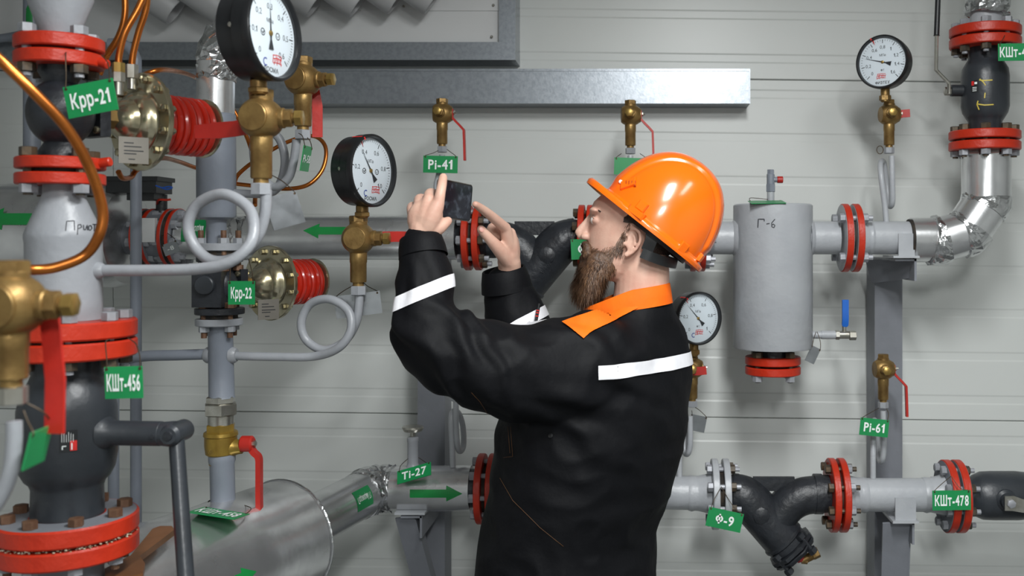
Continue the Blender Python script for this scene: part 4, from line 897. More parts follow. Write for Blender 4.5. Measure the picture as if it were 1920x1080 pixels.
    # ---- tank
    c = q(1449, 652); H = q(0, 383).z-c.z; RT = rw(74)
    MB().lathe(c, Z, [(0, RT-0.002), (0.003, RT), (H-0.004, RT), (H-0.001, RT-0.003), (H, RT-0.006), (H-0.002, RT*0.9)], 64).build('shell', 'lit_grey_paint', tk)
    MB().cyl(q(1322, UY), q(1390, UY), RP, n=32).build('inlet', 'lit_grey_paint', tk)
    MB().cyl(q(1505, UY), q(1572, UY), RP, n=32).build('outlet', 'lit_grey_paint', tk)
    for s, x in ((1, 1517), (-1, 1381)): MB().lathe(q(x, UY), (s, 0, 0), [(0, RP*1.22), (0.006, RP*1.13), (0.011, RP*1.01)], 32).build('weld_collar', 'lit_grey_paint', tk)
    MB().cyl(q(1449, 650), q(1449, 672), rw(33), n=28).build('drain_neck', 'cast_black', tk)
    joint(tk, tk, q(1449, 684.5), -Z, rw(52), rw(14.5), rw(4), 4, rw(9.5), boltm='bolt_dark', nutm='bolt_grey', phase=0.85, tail=0.002, Rc=rw(42))
    tr = tree_of(MB().lathe(c, Z, [(0, RT), (H, RT)], 64))
    for st in ([(-14, 8), (-13, -8), (-2, -8), (-2, -4)], [(2, 1), (8, 0)], [(18, -8), (12, -1), (12, 6), (16, 8), (18, 4), (15, 1), (12, 4)]): ink(tr, [[(1435+a_, 419+b_) for a_, b_ in st]], 1.8, 'handwriting', 'marker_ink', tk)
    v = thing('vent_valve', 'small grey vent valve with red cap on top of the tank', 'valve', q(1445, 381))
    MB().cyl(q(1445, 382), q(1445, 358), rw(7), n=16).build('nipple', 'lit_grey_paint', v)
    MB().hexp(q(1445, 360), q(1445, 345), rw(9)).ccyl(q(1445, 348), q(1445, 326), rw(7.5), n=16).hexp(q(1445, 328), q(1445, 318), rw(7)).build('body', 'blue_grey_paint', v)
    MB().cyl(q(1448, 337), q(1458, 337), rw(5), n=14).build('side_port', 'blue_grey_paint', v)
    MB().ccyl(q(1457, 337), q(1468, 337), rw(6.5), n=14).build('cap', 'lever_red', v)
    tag('', q(1402, 377, 2.66), q(1466, 376, 2.66), q(1400, 382, 2.58), 'green tag lying flat on top of the tank', ([q(1408, 371, 2.67), q(1440, 374, 2.68)],))
    dv = thing('drain_valve', 'small nickel ball valve with upright blue lever on the tank side', 'valve', q(1590, 640))
    MB().cyl(q(1518, 628), q(1562, 628), rw(7), n=16).cyl(q(1540, 628), q(1566, 628), rw(8), n=16).build('nipple', 'lit_grey_paint', dv)
    MB().ccyl(q(1562, 628), q(1592, 628), rw(7.5), n=18).hexp(q(1566, 628), q(1574, 628), rw(9)).hexp(q(1592, 629), q(1605, 629), rw(9)).build('body', 'steel', dv)
    MB().cyl(q(1583, 622), q(1583, 610), rw(4), n=12).build('stem', 'steel', dv)
    mb = MB().strip(smooth_path([q(1584, 612, DW-0.004), q(1585, 600, DW-0.008), q(1585, 580, DW-0.008), q(1585, 562, DW-0.008)], 3), X, [rw(8)]+[rw(12)]*9, rw(5)); mb.build('lever', 'lever_blue', dv)
    tag('', q(1522, 647, 2.65), q(1539, 655, 2.65), q(1518, 678, 2.65), 'blank grey metal tag hanging under the tank drain valve', ([q(1526, 635, 2.655), q(1530, 622, 2.66)], [q(1538, 640, 2.655), q(1532, 622, 2.66)]), m='aluminium_plate')
    # ---- right of the tank
    rt = thing('pipe', 'short grey pipe piece between tank flange and foil elbow', 'pipe', q(1660, 480))
    pair(tk, rt, 1583, 1603, UY, 64, 12, nb=4, boltm='bolt_grey', phase=0.785, r=rw(9), faces='lit_grey_paint')
    hub(rt, 1635, 1610, UY); ribpipe(rt, 1630, 1708, UY)
    MB().abox(q(1691, 459)-V((0, RP+0.002, 0)), rw(30), 0.006, rw(42)).box(q(1689, 481)-V((0, 0.0, 0)), (rw(24), 0, 0), (0, RP+0.014, 0), (0, 0, 0.003)).build('pipe_shoe', 'lit_grey_paint', rt)
    el = thing('insulated_elbow', 'shiny foil insulated elbow rising to the ball valve at the right', 'insulated pipe', q(1760, 495))
    MB().lathe(q(1707, 450), X, [(0, RI-0.004), (0, RI+0.001), (rw(50), RI+0.001)], 48).build('end_jacket', 'foil', el)
    MB().lathe(q(1703, 450), X, [(0, RI-0.003), (rw(4), RI-0.003)], 40).build('end_seal', 'gasket', el)
    pts = [q(1757, 452), q(1812, 436), q(1849, 381)]
    full = [q(1745, 451)]+pts+[q(1849, 293)]
    MB().tube(full, [RI+0.001, RI+0.003, RI+0.006, RI+0.007, rw(45)], 44).build('bend_jacket', 'foil', el, sharp=14)
    for k in range(1, 4):
        d0 = (full[k]-full[k-1]).normalized(); d1 = (full[k+1]-full[k]).normalized(); r_ = RI+0.0085
        crumple(el, [full[k]-d0*0.017, full[k]-d0*0.008, full[k], full[k]+d1*0.008, full[k]+d1*0.017], r_, 0.0020, seed=30+k, n=34, name='tape_band')
    # ---- ball valve T-1
    bv = thing('ball_valve', 'graphite ball valve with yellow chalk Т-1 at the upper right', 'valve', q(1847, 290))
    fl = thing('pipe', 'foil wrapped pipe above the upper right ball valve', 'pipe', q(1849, 60))
    joint(bv, el, q(1846, 264.5), -Z, rw(65), rw(16), rw(4), 8, rw(9.5), boltm='bolt_dark', nutm='bolt_grey', phase=0.3, tail=0.004, rg=0.8)
    joint(fl, bv, q(1847, 71), -Z, rw(65), rw(17), rw(4), 8, rw(9.5), boltm='bolt_grey', nutm='bolt_dark', phase=0.3, tail=0.006, rg=0.8)
    b0 = q(1847, 90); f = lambda y: rw(y-90)
    MB().lathe(b0, -Z, [(0, rw(30)), (f(112), rw(31)), (f(118), rw(35)), (f(130), rw(42)), (f(145), rw(44)), (f(200), rw(44)), (f(212), rw(41)), (f(222), rw(35)), (f(228), rw(31)), (f(249), rw(30))], 44).build('body', 'graphite', bv)
    MB().ccyl(q(1808, 170), q(1782, 170), rw(11), n=20).build('stem', 'graphite', bv)
    MB().hexp(q(1785, 171), q(1771, 171), rw(8)).build('stem_nut', 'steel', bv)
    h = MB().tube([q(1779, 176, 2.65), q(1779, 156, 2.65), q(1755, 131, 2.63), q(1756, 60, 2.62), q(1759, 0, 2.62)], rw(3.6), 10).build('handle_rod', 'steel', bv)
    MB().lathe(q(1756, 67, 2.62), q(1761, -60, 2.62)-q(1756, 67, 2.62), [(0, rw(6)), (0.002, rw(5)), (rw(127), rw(5))], 16).build('grip', 'plastic_black', h)
    tr = tree_of(MB().cyl(q(1847, 100), q(1847, 240), rw(44), n=44))
    for sts in ([[(1836, 150), (1846, 151), (1861, 150)], [(1837, 148), (1844, 154), (1848, 160)]], [[(1847, 174), (1846, 184)]], [[(1832, 195), (1846, 197), (1863, 196)], [(1834, 189), (1832, 196), (1836, 206)]]): ink(tr, sts, 2.2, 'chalk_mark', 'yellow_ink', bv)
    o = sticker_on('label_sticker', None, None, q(1847, 167), Z, V((-0.95, -1, 0)), rw(44), rw(22), rw(14), 'plastic_black', None, bv)
    st = [x for x in bv.children if x.name.startswith('label_sticker')][0]
    fn = cyl_map(q(1847, 167), Z, V((-0.95, -1, 0)), rw(44)+0.0009); mb = MB()
    for y_ in (-8, -5, -2): ribbon2d(mb, [(rw(y_), rw(-4)), (rw(y_), rw(4))], rw(1.2), fn)
    ribbon2d(mb, [(rw(6), rw(0)), (rw(6), rw(5))], rw(4), fn); mb.build('print', 'print_white', st, flat=True, recalc=False)
    mb = MB(); ribbon2d(mb, [(rw(6), rw(-6)), (rw(6), rw(-1))], rw(8), fn); mb.build('red_field', 'dial_red', st, flat=True, recalc=False)
    MB().lathe(q(1849, 54), Z, [(0, rw(34)), (rw(14), rw(30)), (rw(32), rw(29))], 32).build('neck', 'lit_grey_paint', fl)
    crumple(fl, straight(q(1851, 27), q(1853, -10), 6), rw(41), 0.003, seed=44, n=28)
    MB().cyl(q(1852, 0), q(1856, -230), rw(40), n=40).build('jacket', 'foil', fl)
    tag('КШт-43', q(1871, 82, 2.58), q(1934, 81, 2.58), q(1871, 114.5, 2.58), 'green tag reading КШт-43 cut by the right picture edge', ([q(1880, 74, 2.585), q(1884, 66, 2.595)], [q(1925, 70, 2.59)]), tw=0.9, th=0.55)
    # ---- lower run
    lf = bpy.data.objects['insulated_pipe.001'] if 'insulated_pipe.001' in bpy.data.objects else None
    lw = thing('pipe', 'grey lower pipe running behind the worker', 'pipe', q(1150, LY+31))
    pl = [o for o in bpy.data.objects if o.get('label', '').startswith('foil insulated lower pipe')][0]
    MB().cyl(q(884, 915), q(897, 915), RP*1.15, n=32).build('neck', 'cast_black', pl)
    pair(pl, lw, 903, 924, 916, 65, 12, nb=8, boltm='bolt_grey', phase=0.1, faces=None)
    a = q(928, 917); b = q(1328, LY); MB().cyl(a, b, RP, n=32).build('pipe_wall', 'lit_grey_paint', lw)
    hub(lw, 1290, 1334, LY)
    s2 = thing('strainer', 'black cast Y-strainer beside tag Ф-9 on the lower pipe', 'strainer', q(1450, 1040))
    pair(lw, s2, 1340, 1361, LY+1, 65, 12, nb=8, ma='lit_grey_paint', mb_='lit_grey_paint', boltm='bolt_grey', nutm='bolt_dark', phase=0.3, faces=None)
    y_body(s2, 1368, 1552, LY, mir=False)
    rl = thing('pipe', 'grey lower pipe piece resting on the right bracket', 'pipe', q(1680, LY+33))
    pair(s2, rl, 1560, 1578, LY+3, 68, 12, nb=8, boltm='bolt_dark', nutm='bolt_grey', phase=0.3, faces=None)
    hub(rl, 1625, 1586, LY+3); ribpipe(rl, 1600, 1752, LY+3); hub(rl, 1730, 1768, LY+3)
    MB().abox(q(1689, 946)-V((0, RP+0.002, 0)), rw(38), 0.006, rw(42)).box(q(1688, 968), (rw(24), 0, 0), (0, RP+0.014, 0), (0, 0, 0.003)).build('pipe_shoe', 'lit_grey_paint', rl)
    b2 = thing('ball_valve', 'graphite ball valve with flat steel lever at the lower right edge', 'valve', q(1880, 975))
    pair(rl, b2, 1776, 1796, LY+5, 67, 14, nb=8, boltm='bolt_grey', nutm='bolt_dark', phase=0.3, faces='grey_steel')
    a = q(1803, LY+4); f = lambda x: rw(x-1803)
    MB().lathe(a, X, [(0, rw(30)), (f(1816), rw(31)), (f(1826), rw(38)), (f(1840), rw(44)), (f(1860), rw(45)), (f(1905), rw(45)), (f(1925), rw(43)), (f(1945), rw(32)), (f(2050), rw(31))], 44).build('body', 'graphite', b2)
    s = q(1887, 938, DW-rw(44))
    MB().lathe(s+Y*0.01, (0, -1, 0), [(0, rw(20)), (0.010, rw(19)), (0.016, rw(14)), (0.03, rw(13))], 24).build('stem', 'graphite', b2)
    l2 = MB().strip([s+V((-0.016, -0.031, 0)), s+V((0.006, -0.031, 0)), s+V((0.03, -0.032, -0.006)), s+V((0.16, -0.05, -0.012))], Z, [rw(26), rw(27), rw(24), rw(24)], 0.004).build('lever', 'steel', b2)
    MB().hexp(s+V((0, -0.033, 0)), s+V((0, -0.041, 0)), rw(8)).build('lever_nut', 'bolt_grey', l2)
    # tags
    tag('КШт-478', q(1748, 920, 2.575), q(1820, 919, 2.575), q(1748, 957, 2.575), 'green tag reading КШт-478 in front of the lower right red flanges', ([q(1765, 908, 2.58), q(1783, 893, 2.59)], [q(1800, 915, 2.58), q(1784, 893, 2.6)]), tw=0.88, th=0.52)
    tag('Ф-9', q(1330, 950, 2.575), q(1395, 964, 2.575), q(1322, 985, 2.575), 'green tag reading Ф-9 on the grey flanges left of the strainer', ([q(1340, 935, 2.58), q(1351, 915, 2.6)], [q(1375, 950, 2.58), q(1352, 912, 2.61)]), tw=0.52, th=0.5)
def y_body(t, x0, x1, y, mir):
    """cast Y body between px x0 and x1: curved inlet running into a slanted screen leg, curved outlet, web, cover and plugs"""
    def g(fx, dy, d=DW):      # fx: 0..1 along body (0 = end the leg starts from), dy px below the pipe axis
        x = x0+(x1-x0)*fx if not mir else x1-(x1-x0)*fx
        return q(x, y+dy, d)
    R = RP*1.0
    leg = smooth_path([g(-0.02, 0), g(0.08, 1), g(0.2, 14), g(0.34, 42), g(0.50, 76), g(0.60, 97)], 5)
    n = len(leg); rr = [RP*1.04+RP*0.24*min(1, i/8) for i in range(n)]
    mb = MB().tube(leg, rr, 32)
    out = smooth_path([g(1.02, 0), g(0.90, 2), g(0.74, 6), g(0.60, 20), g(0.48, 46), g(0.42, 62)], 5)
    mb.tube(out, [RP*1.12]*len(out), 32)
    mb.tube([g(0.86, 1), g(0.90, 1), g(0.94, 1)], RP*1.2, 32); mb.tube([g(0.02, 0), g(0.05, 0.5), g(0.08, 1)], RP*1.2, 32)
    mb.build('body', 'cast_black', t, sharp=50)
    MB().box(g(0.45, -18), (g(0.66, 0)-g(0.24, 0))/2, (0, 0.006, 0), (0, 0, rw(13))).build('web', 'cast_black', t)
    e = g(0.60, 97); d = (g(0.60, 97)-g(0.40, 56)).normalized(); s = d.cross(Y).normalized()
    # ring bead and bolted cover
    MB().lathe(e-d*0.03, d, [(0, RP*1.27), (0.004, RP*1.36), (0.010, RP*1.36), (0.014, RP*1.27)], 36).build('bead', 'cast_black', t)
    c1 = MB().lathe(e, d, [(0, RP*1.15), (0.003, RP*1.58), (0.013, RP*1.58), (0.015, RP*1.52)], 8, phase=PI/8).build('leg_flange', 'cast_black', t)
    cv = MB().lathe(e+d*0.018, d, [(0, RP*1.52), (0.003, RP*1.58), (0.013, RP*1.40), (0.02, RP*0.8), (0.024, RP*0.5)], 8, phase=PI/8).build('cover', 'cast_black', t)
    bolts(cv, e-d*0.002, d, 0.034, RP*1.32, 4, rw(9), 0.002, 'cast_black', 'cast_black', PI/4)
    p0 = e+d*0.04
    side = s if s.x > 0 else -s
    MB().hexp(p0, p0+d*0.014, rw(9)).build('drain_plug', 'lever_red', cv)
    w_ = (side*0.9+d*0.2).normalized()
    if not mir:
        MB().hexp(p0+d*0.012, p0+d*0.022+w_*0.012, rw(8)).ccyl(p0+d*0.016, p0+d*0.018+w_*0.046, rw(8), n=16).hexp(p0+d*0.016+w_*0.03, p0+d*0.017+w_*0.05, rw(10)).build('drain_tap', 'brass', cv)
    f_ = g(0.30, 32)-V((0, RP*1.26, 0)); MB().lathe(f_+Y*0.01, (0, -1, 0), [(0, rw(17)), (0.010, rw(16)), (0.013, rw(12))], 8).build('boss', 'cast_black', t)
    # raised casting text on the leg
    c0 = g(0.34, 50); fn = cyl_map(c0, (d if d.x > 0 else -d), V((0, -1, 0)), RP*1.28+0.0006)
    if mir:
        ax = d if d.x > 0 else -d; mb = MB()
        for row, txt in ((0.006, 'PN16 10'), (-0.010, '10407')):
            vs, fs, W = text2d(txt, 0.0); sx = 0.011; sg = 1 if fn(0, 0.01).z > fn(0, 0).z else -1
            mb.raw([fn((x-W/2)*sx, sg*(row+(yy-0.5)*sx)) for x, yy in vs], fs)
        mb.build('cast_lettering', 'graphite', t, flat=True, recalc=False)
wall_pipes()
def wall_instruments():
    # gauge cocks on the wall: vent screw faces the room, lever at the right
    R = 0.0285
    def cock(px, py, d, label, lev=None, neck=2.1, m='brass', **kw):
        c = q(px, py, d); L = lev or [c+V((R*0.98, -0.004, 0.012)), c+V((R*1.0, -0.004, -0.004)), c+V((R*1.08, -0.004, -0.014)), c+V((R*2.0, -0.006, -0.042)), c+V((R*2.12, -0.006, -0.055)), c+V((R*2.2, -0.006, -0.128))]
        w_ = kw.pop('wd', Y); lw = kw.pop('lw', 0.013)
        return c, gauge_valve(c, R, V((1, 0.12, 0)), V((-0.05, -1, 0.02)), label, smooth_path(L, 3) if len(L) > 3 else L, lw, 0.0058, neck, wd=w_, m=m, lever_screw=(c+V((R*0.95, -0.004, 0.002)), X), **kw)
    cock(829, 213, 2.7, 'bronze gauge valve with red lever above tag Pi-41')
    cock(1182, 216, 2.7, 'bronze gauge valve rising behind the orange helmet')
    cock(1656, 692, 2.7, 'bronze gauge valve with red lever above tag Pi-61')
    tag('Pi-41', q(794, 291.5, 2.66), q(858.5, 293, 2.66), q(793.5, 323.5, 2.66), 'green tag reading Pi-41 above the raised phone', ([q(812, 287, 2.67), q(822, 282, 2.675)], [q(846, 286, 2.67), q(838, 280, 2.675)]), tw=0.7, th=0.56)
    tag('', q(1152, 295, 2.66), q(1216, 297, 2.66), q(1152, 327, 2.66), 'green tag mostly hidden behind the front of the helmet', ([q(1165, 288, 2.67)], [q(1200, 288, 2.67)]))
    tag('Pi-61', q(1614, 782.5, 2.65), q(1667.5, 788, 2.65), q(1612.5, 815, 2.65), 'green tag reading Pi-61 on the right lower gauge valve', ([q(1630, 775, 2.66), q(1648, 765, 2.67)], [q(1666, 776, 2.66), q(1662, 766, 2.67)]), tw=0.72, th=0.52)
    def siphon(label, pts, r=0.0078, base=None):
        t = thing('siphon_tube', label, 'tube', pts[0]); MB().tube(smooth_path(pts, 7), r, 12).build('tube', 'lit_grey_paint', t); return t
    siphon('grey siphon tube under tag Pi-41 behind the phone', [q(820, 405), q(820, 380), q(818, 350), q(822, 330), q(828, 300, 2.7), q(829, 290, 2.7)])
    siphon('grey siphon tube hidden behind the helmet crown', [q(1178, 418), q(1178, 380), q(1180, 340), q(1182, 292, 2.7)])
    siphon('grey hairpin siphon tube under tag Pi-61', [q(1637, 897), q(1637, 850), q(1638, 800, 2.72), q(1641, 790, 2.75), q(1645, 830, 2.76), q(1649, 862, 2.74), q(1655, 860, 2.71), q(1657, 830, 2.7), q(1656, 770, 2.7)])
    siphon('grey hairpin siphon tube under the top right gauge', [q(1662, 416), q(1659, 385), q(1652, 330), q(1651, 306, 2.72), q(1657, 306, 2.75), q(1663, 345, 2.76), q(1667, 384, 2.74), q(1673, 380, 2.71), q(1673, 345, 2.7), q(1672, 292, 2.7)])
    siphon('grey hairpin siphon tube left of the jacket on the lower pipe', [q(849, 876), q(848, 840), q(846, 790), q(849, 772, 2.71), q(860, 775, 2.74), q(868, 800, 2.75), q(869, 835, 2.74), q(862, 846, 2.71), q(857, 830, 2.69), q(855, 790, 2.69), q(855, 750, 2.69)])
    siphon('grey siphon tube beside the back of the worker on the lower pipe', [q(1274, 896), q(1274, 850), q(1275, 800), q(1278, 788, 2.73), q(1284, 800, 2.75), q(1284, 845, 2.74), q(1290, 850, 2.71), q(1294, 830, 2.7), q(1294, 780, 2.7)])
    # capped nut on the siphon left of the jacket
    t = thing('union_nut', 'grey union nut on the siphon left of the jacket', 'union', q(855, 752, 2.69))
    MB().hexp(q(855, 752, 2.69), q(855, 738, 2.69), 0.013).build('nut', 'lit_grey_paint', t); MB().ccyl(q(855, 739, 2.69), q(855, 722, 2.69), 0.009, n=14).build('plug', 'brass', t)
    # gauge at the top right
    c = q(1667, 215, 2.7)
    cock(1667, 215, 2.7, 'bronze gauge valve under the top right gauge', lev=[c+V((R*0.9, 0.0, 0.0)), c+V((R*1.25, -0.004, 0.002)), c+V((R*1.9, -0.01, 0.003)), c+V((R*2.05, -0.08, 0.003))][0:3], wd=Z, lw=0.021)
    N = V((math.sin(math.radians(-34)), -math.cos(math.radians(34)), 0.0))
    gauge(q(1654, 116, 2.64), N, 0.0715, 0.045, 'black pressure gauge at the top right reading up to 1,6', ['0', '0,2', '0,4', '0,6', '0,8', '1', '1,2', '1,4', '1,6'], 0.222, 0.41, 'МПа', 'ФИЗТЕХ', -0.05, stem=0.032, sub='ФТ')
    ob = tagp(MB().tube([q(1650, 281, 2.68)+V((0.009*math.cos(k*0.63), 0, 0.011*math.sin(k*0.63))) for k in range(10)], 0.0012, 6, closed=True).build('seal_wire', 'wire'), 'thin seal wire beside the nut of the top right siphon', 'wire')
    # gauge behind the back of the worker
    c = q(1298, 690, 2.7)
    cock(1298, 690, 2.7, 'bronze gauge valve beside the back of the worker', lev=[c+V((-0.01, -R*1.15, -0.004)), c+V((0.012, -R*1.2, -0.004)), c+V((0.036, -R*1.15, -0.002))], wd=Z, lw=0.022)
    N = V((math.sin(math.radians(31)), -math.cos(math.radians(31)), 0.0))
    gauge(q(1310, 597, 2.65), N, 0.0715, 0.045, 'black pressure gauge beside the orange collar', ['0', '0,2', '0,4', '0,6', '0,8', '1'], 0.34, 0.36, 'МПа', '', 0.05, stem=0.03, sub='ФТ')
    tag('', q(1296, 776, 2.72), q(1326, 782, 2.72), q(1292, 806, 2.72), 'blank aluminium tag on the siphon beside the back of the worker', ([q(1297, 770, 2.71)], [q(1310, 768, 2.715), q(1300, 762, 2.71)]), m='aluminium_plate')
wall_instruments()
def posts():
    for x0, x1, y0, label, lab2 in ((1640, 1692, 486, 'grey steel post behind the pipes at the right', 0), (783, 834, 470, 'grey steel post behind the pipes under the raised arm', 1)):
        d = 2.87; a = P(x0, y0, d); b = P(x1, y0, d); w_ = b.x-a.x; xm = (a.x+b.x)/2
        t = thing('steel_post', label, 'post', V((xm, d+0.04, 0)))
        MB().abox((xm, d+0.05, a.z/2), w_, 0.10, a.z).build('column', 'grey_steel', t)
        MB().abox((xm, d+0.045, 0.006), w_+0.1, 0.16, 0.012).build('base_plate', 'grey_steel', t)
        # arms that carry the pipe shoes, with slanted braces
        for (yy, ax0) in ((484 if lab2 == 0 else None, 1690), (970 if lab2 == 0 else 958, 1686 if lab2 == 0 else 778)):
            if yy is None: continue
            p = q(ax0, yy, 2.69); xa = p.x
            ang = MB(); ang.box((xa, 2.80, p.z-0.004), (0.028 if lab2 == 0 else 0.028, 0, 0), (0, 0.155, 0), (0, 0, 0.003))
            ang.box((xa+0.026, 2.80, p.z-0.03), (0.003, 0, 0), (0, 0.155, 0), (0, 0, 0.03)); ang.build('arm', 'grey_steel', t)
            if yy < 600:
                MB().raw([(xa-0.06, 2.86, p.z-0.006), (xa+0.024, 2.68, p.z-0.006), (xa+0.024, 2.70, p.z-0.055), (xa-0.04, 2.86, p.z-0.075), (xa-0.054, 2.865, p.z-0.006), (xa+0.03, 2.685, p.z-0.006), (xa+0.03, 2.705, p.z-0.055), (xa-0.034, 2.865, p.z-0.075)],
                         [(0, 1, 2, 3), (7, 6, 5, 4), (0, 4, 5, 1), (1, 5, 6, 2), (2, 6, 7, 3), (3, 7, 4, 0)]).build('gusset', 'grey_steel', t)
            else:
                if lab2 == 0: A0, B0 = V((xa-0.012, 2.67, p.z-0.008)), V((xm-0.0, 2.84, 0.35))
                else: A0, B0 = V((xa, 2.66, p.z-0.008)), V((xm+0.02, 2.84, 0.42))
                if lab2 == 0: MB().strip([A0, A0.lerp(B0, 0.5), B0], X, 0.075, 0.006).strip([A0+V((0.036, 0.02, 0)), B0+V((0.036, 0.02, 0))], Y, 0.045, 0.005).build('brace', 'grey_steel', t)
                else: MB().strip([A0+V((-0.02, 0, 0)), B0+V((0.03, 0, 0))], X, 0.052, 0.006).strip([A0+V((0.006, 0.02, 0)), B0+V((0.056, 0.02, 0))], Y, 0.045, 0.005).build('brace', 'grey_steel', t)
        if lab2 == 1:
            MB().strip([V((xm+0.01, 2.80, q(0, 965).z)), V((xm-0.03, 2.86, q(0, 1040).z))], X, 0.03, 0.006).build('gusset', 'grey_steel', t)
            MB().abox(q(776, 954, 2.69)-V((0, 0, 0.0)), 0.08, 0.10, 0.006).build('pipe_saddle', 'lit_grey_paint', t)
posts()
# ------------------------------------------------------------------ the worker
mat('skin', rgb(216, 176, 156), 0.5, 0, rgb(202, 154, 136), 26.0, 0.7, bump=0.05, bscale=220, sss=0.08)
mat('jacket_black', rgb(6, 7, 11), 0.66, 0, rgb(9, 10, 14), 9.0, 0.6, bump=0.10, bscale=60, spec=0.2)
mat('fabric_orange', rgb(246, 112, 14), 0.75, 0, rgb(234, 98, 10), 14.0, 0.6, bump=0.12, bscale=60, spec=0.3)
mat('reflective_tape', rgb(243, 243, 247), 0.42, 0.0, rgb(232, 232, 238), 40.0, 0.6, bump=0.05, bscale=120)
mat('helmet_orange', rgb(250, 112, 8), 0.20, 0, rgb(244, 104, 6), 6.0, 0.5, coat=0.5, bump=0.01, bscale=30)
mat('beard_hair', rgb(92, 66, 48), 0.55, 0, rgb(58, 40, 28), 60.0, 0.8, bump=0.3, bscale=140)
mat('beard_tip', rgb(128, 94, 66), 0.5, 0, rgb(96, 70, 50), 90.0, 0.8)
mat('short_hair', rgb(52, 40, 32), 0.6, 0, rgb(38, 29, 24), 120.0, 0.8, bump=0.4, bscale=200)
mat('eye_white', rgb(225, 220, 214), 0.25, 0, rgb(210, 200, 194), 30, 0.5)
mat('iris_dark', rgb(60, 52, 44), 0.2, 0, rgb(40, 34, 30), 60, 0.5)
mat('nail', rgb(226, 170, 156), 0.35, 0, rgb(218, 160, 146), 40, 0.5)
mat('thread', rgb(92, 60, 26), 0.7, 0, rgb(74, 48, 22), 90, 0.5)
mat('slot_dark', rgb(178, 66, 8), 0.6, 0, rgb(190, 76, 6), 30, 0.5)
mat('phone_glass', rgb(12, 13, 16), 0.08, 0, rgb(16, 17, 21), 10, 0.5)
mat('phone_frame', rgb(140, 136, 128), 0.3, 0.8, rgb(110, 106, 98), 30, 0.5)
mat('boot_leather', rgb(28, 26, 25), 0.5, 0, rgb(20, 19, 18), 30, 0.6, bump=0.1, bscale=80)
def screen_mat():
    m = bpy.data.materials.new('phone_screen'); m.use_nodes = True; nt = m.node_tree; b = nt.nodes['Principled BSDF']
    tc = nt.nodes.new('ShaderNodeTexCoord'); n = nt.nodes.new('ShaderNodeTexNoise'); n.inputs['Scale'].default_value = 70; n.inputs['Detail'].default_value = 3
    r = nt.nodes.new('ShaderNodeValToRGB'); e = r.color_ramp.elements
    e[0].position = 0.5; e[0].color = (0.006, 0.008, 0.014, 1); e[1].position = 0.72; e[1].color = (0.10, 0.12, 0.15, 1)
    nt.links.new(tc.outputs['Object'], n.inputs['Vector']); nt.links.new(n.outputs['Fac'], r.inputs[0]); nt.links.new(r.outputs[0], b.inputs['Emission Color'])
    b.inputs['Emission Strength'].default_value = 0.5; b.inputs['Base Color'].default_value = (0.006, 0.007, 0.01, 1); b.inputs['Roughness'].default_value = 0.12
    MATS['phone_screen'] = m
screen_mat()
def remesh(mb, voxel, smooth=4, factor=0.5, disp=None):
    """union of closed shells -> one continuous surface; returns verts, faces"""
    me = bpy.data.meshes.new('tmp'); me.from_pydata([tuple(v) for v in mb.v], [], mb.f)
    bm = bmesh.new(); bm.from_mesh(me); bmesh.ops.recalc_face_normals(bm, faces=bm.faces); bm.to_mesh(me); bm.free()
    o = bpy.data.objects.new('tmp', me); COL.objects.link(o)
    md = o.modifiers.new('r', 'REMESH'); md.mode = 'VOXEL'; md.voxel_size = voxel
    if smooth:
        ms = o.modifiers.new('s', 'SMOOTH'); ms.factor = factor; ms.iterations = smooth
    bpy.context.view_layer.update(); dg = bpy.context.evaluated_depsgraph_get()
    m2 = bpy.data.meshes.new_from_object(o.evaluated_get(dg))
    vs = [v.co.copy() for v in m2.vertices]; fs = [tuple(p.vertices) for p in m2.polygons]; ns = [v.normal.copy() for v in m2.vertices]
    if disp: vs = [v+n*disp(v) for v, n in zip(vs, ns)]
    bpy.data.objects.remove(o); bpy.data.meshes.remove(me); bpy.data.meshes.remove(m2)
    return vs, fs, ns
def from_raw(name, vs, fs, m, parent, label=None):
    mb = MB(); mb.v = vs; mb.f = fs; mb.mi = [0]*len(fs); return mb.build(name, m, parent, label, sharp=80, recalc=False)
def loft(mb, rings):
    n = len(rings[0]); i0 = len(mb.v)
    for r in rings: mb.v += [V(p) for p in r]
    for i in range(len(rings)-1):
        for k in range(n): mb.face(i0+i*n+k, i0+i*n+(k+1) % n, i0+(i+1)*n+(k+1) % n, i0+(i+1)*n+k)
    mb.face(*[i0+k for k in reversed(range(n))]); mb.face(*[i0+(len(rings)-1)*n+k for k in range(n)])
def sell(c, A, B, a, b, e=2.3, n=40):
    out = []
    for k in range(n):
        t = 2*PI*k/n; ct, st = math.cos(t), math.sin(t)
        out.append(V(c)+V(A)*(a*math.copysign(abs(ct)**(2/e), ct))+V(B)*(b*math.copysign(abs(st)**(2/e), st)))
    return out
def limb(mb, pts, rs, n=20, k=5):
    P_ = smooth_path(pts, k); R_ = []
    for i in range(len(P_)):
        t = i/k; j = min(int(t), len(rs)-2); R_.append(rs[j]+(rs[j+1]-rs[j])*(t-j))
    mb.tube(P_, R_, n)
    mb.sphere(P_[-1], R_[-1]*0.98, 14); mb.sphere(P_[0], R_[0]*0.98, 14)
Fw, Lf = V((-0.766, 0.643, 0)), V((-0.643, -0.766, 0))
DP = 2.2
TORSO = [(1170, 1060, 165, .20), (1080, 1062, 163, .20), (1000, 1068, 154, .20), (930, 1087, 163, .21), (850, 1105, 166, .215), (800, 1113, 169, .22), (740, 1124, 164, .22), (690, 1140, 151, .205), (650, 1158, 128, .18), (620, 1175, 104, .15), (595, 1190, 80, .11), (575, 1199, 63, .08), (556, 1203, 50, .062)]
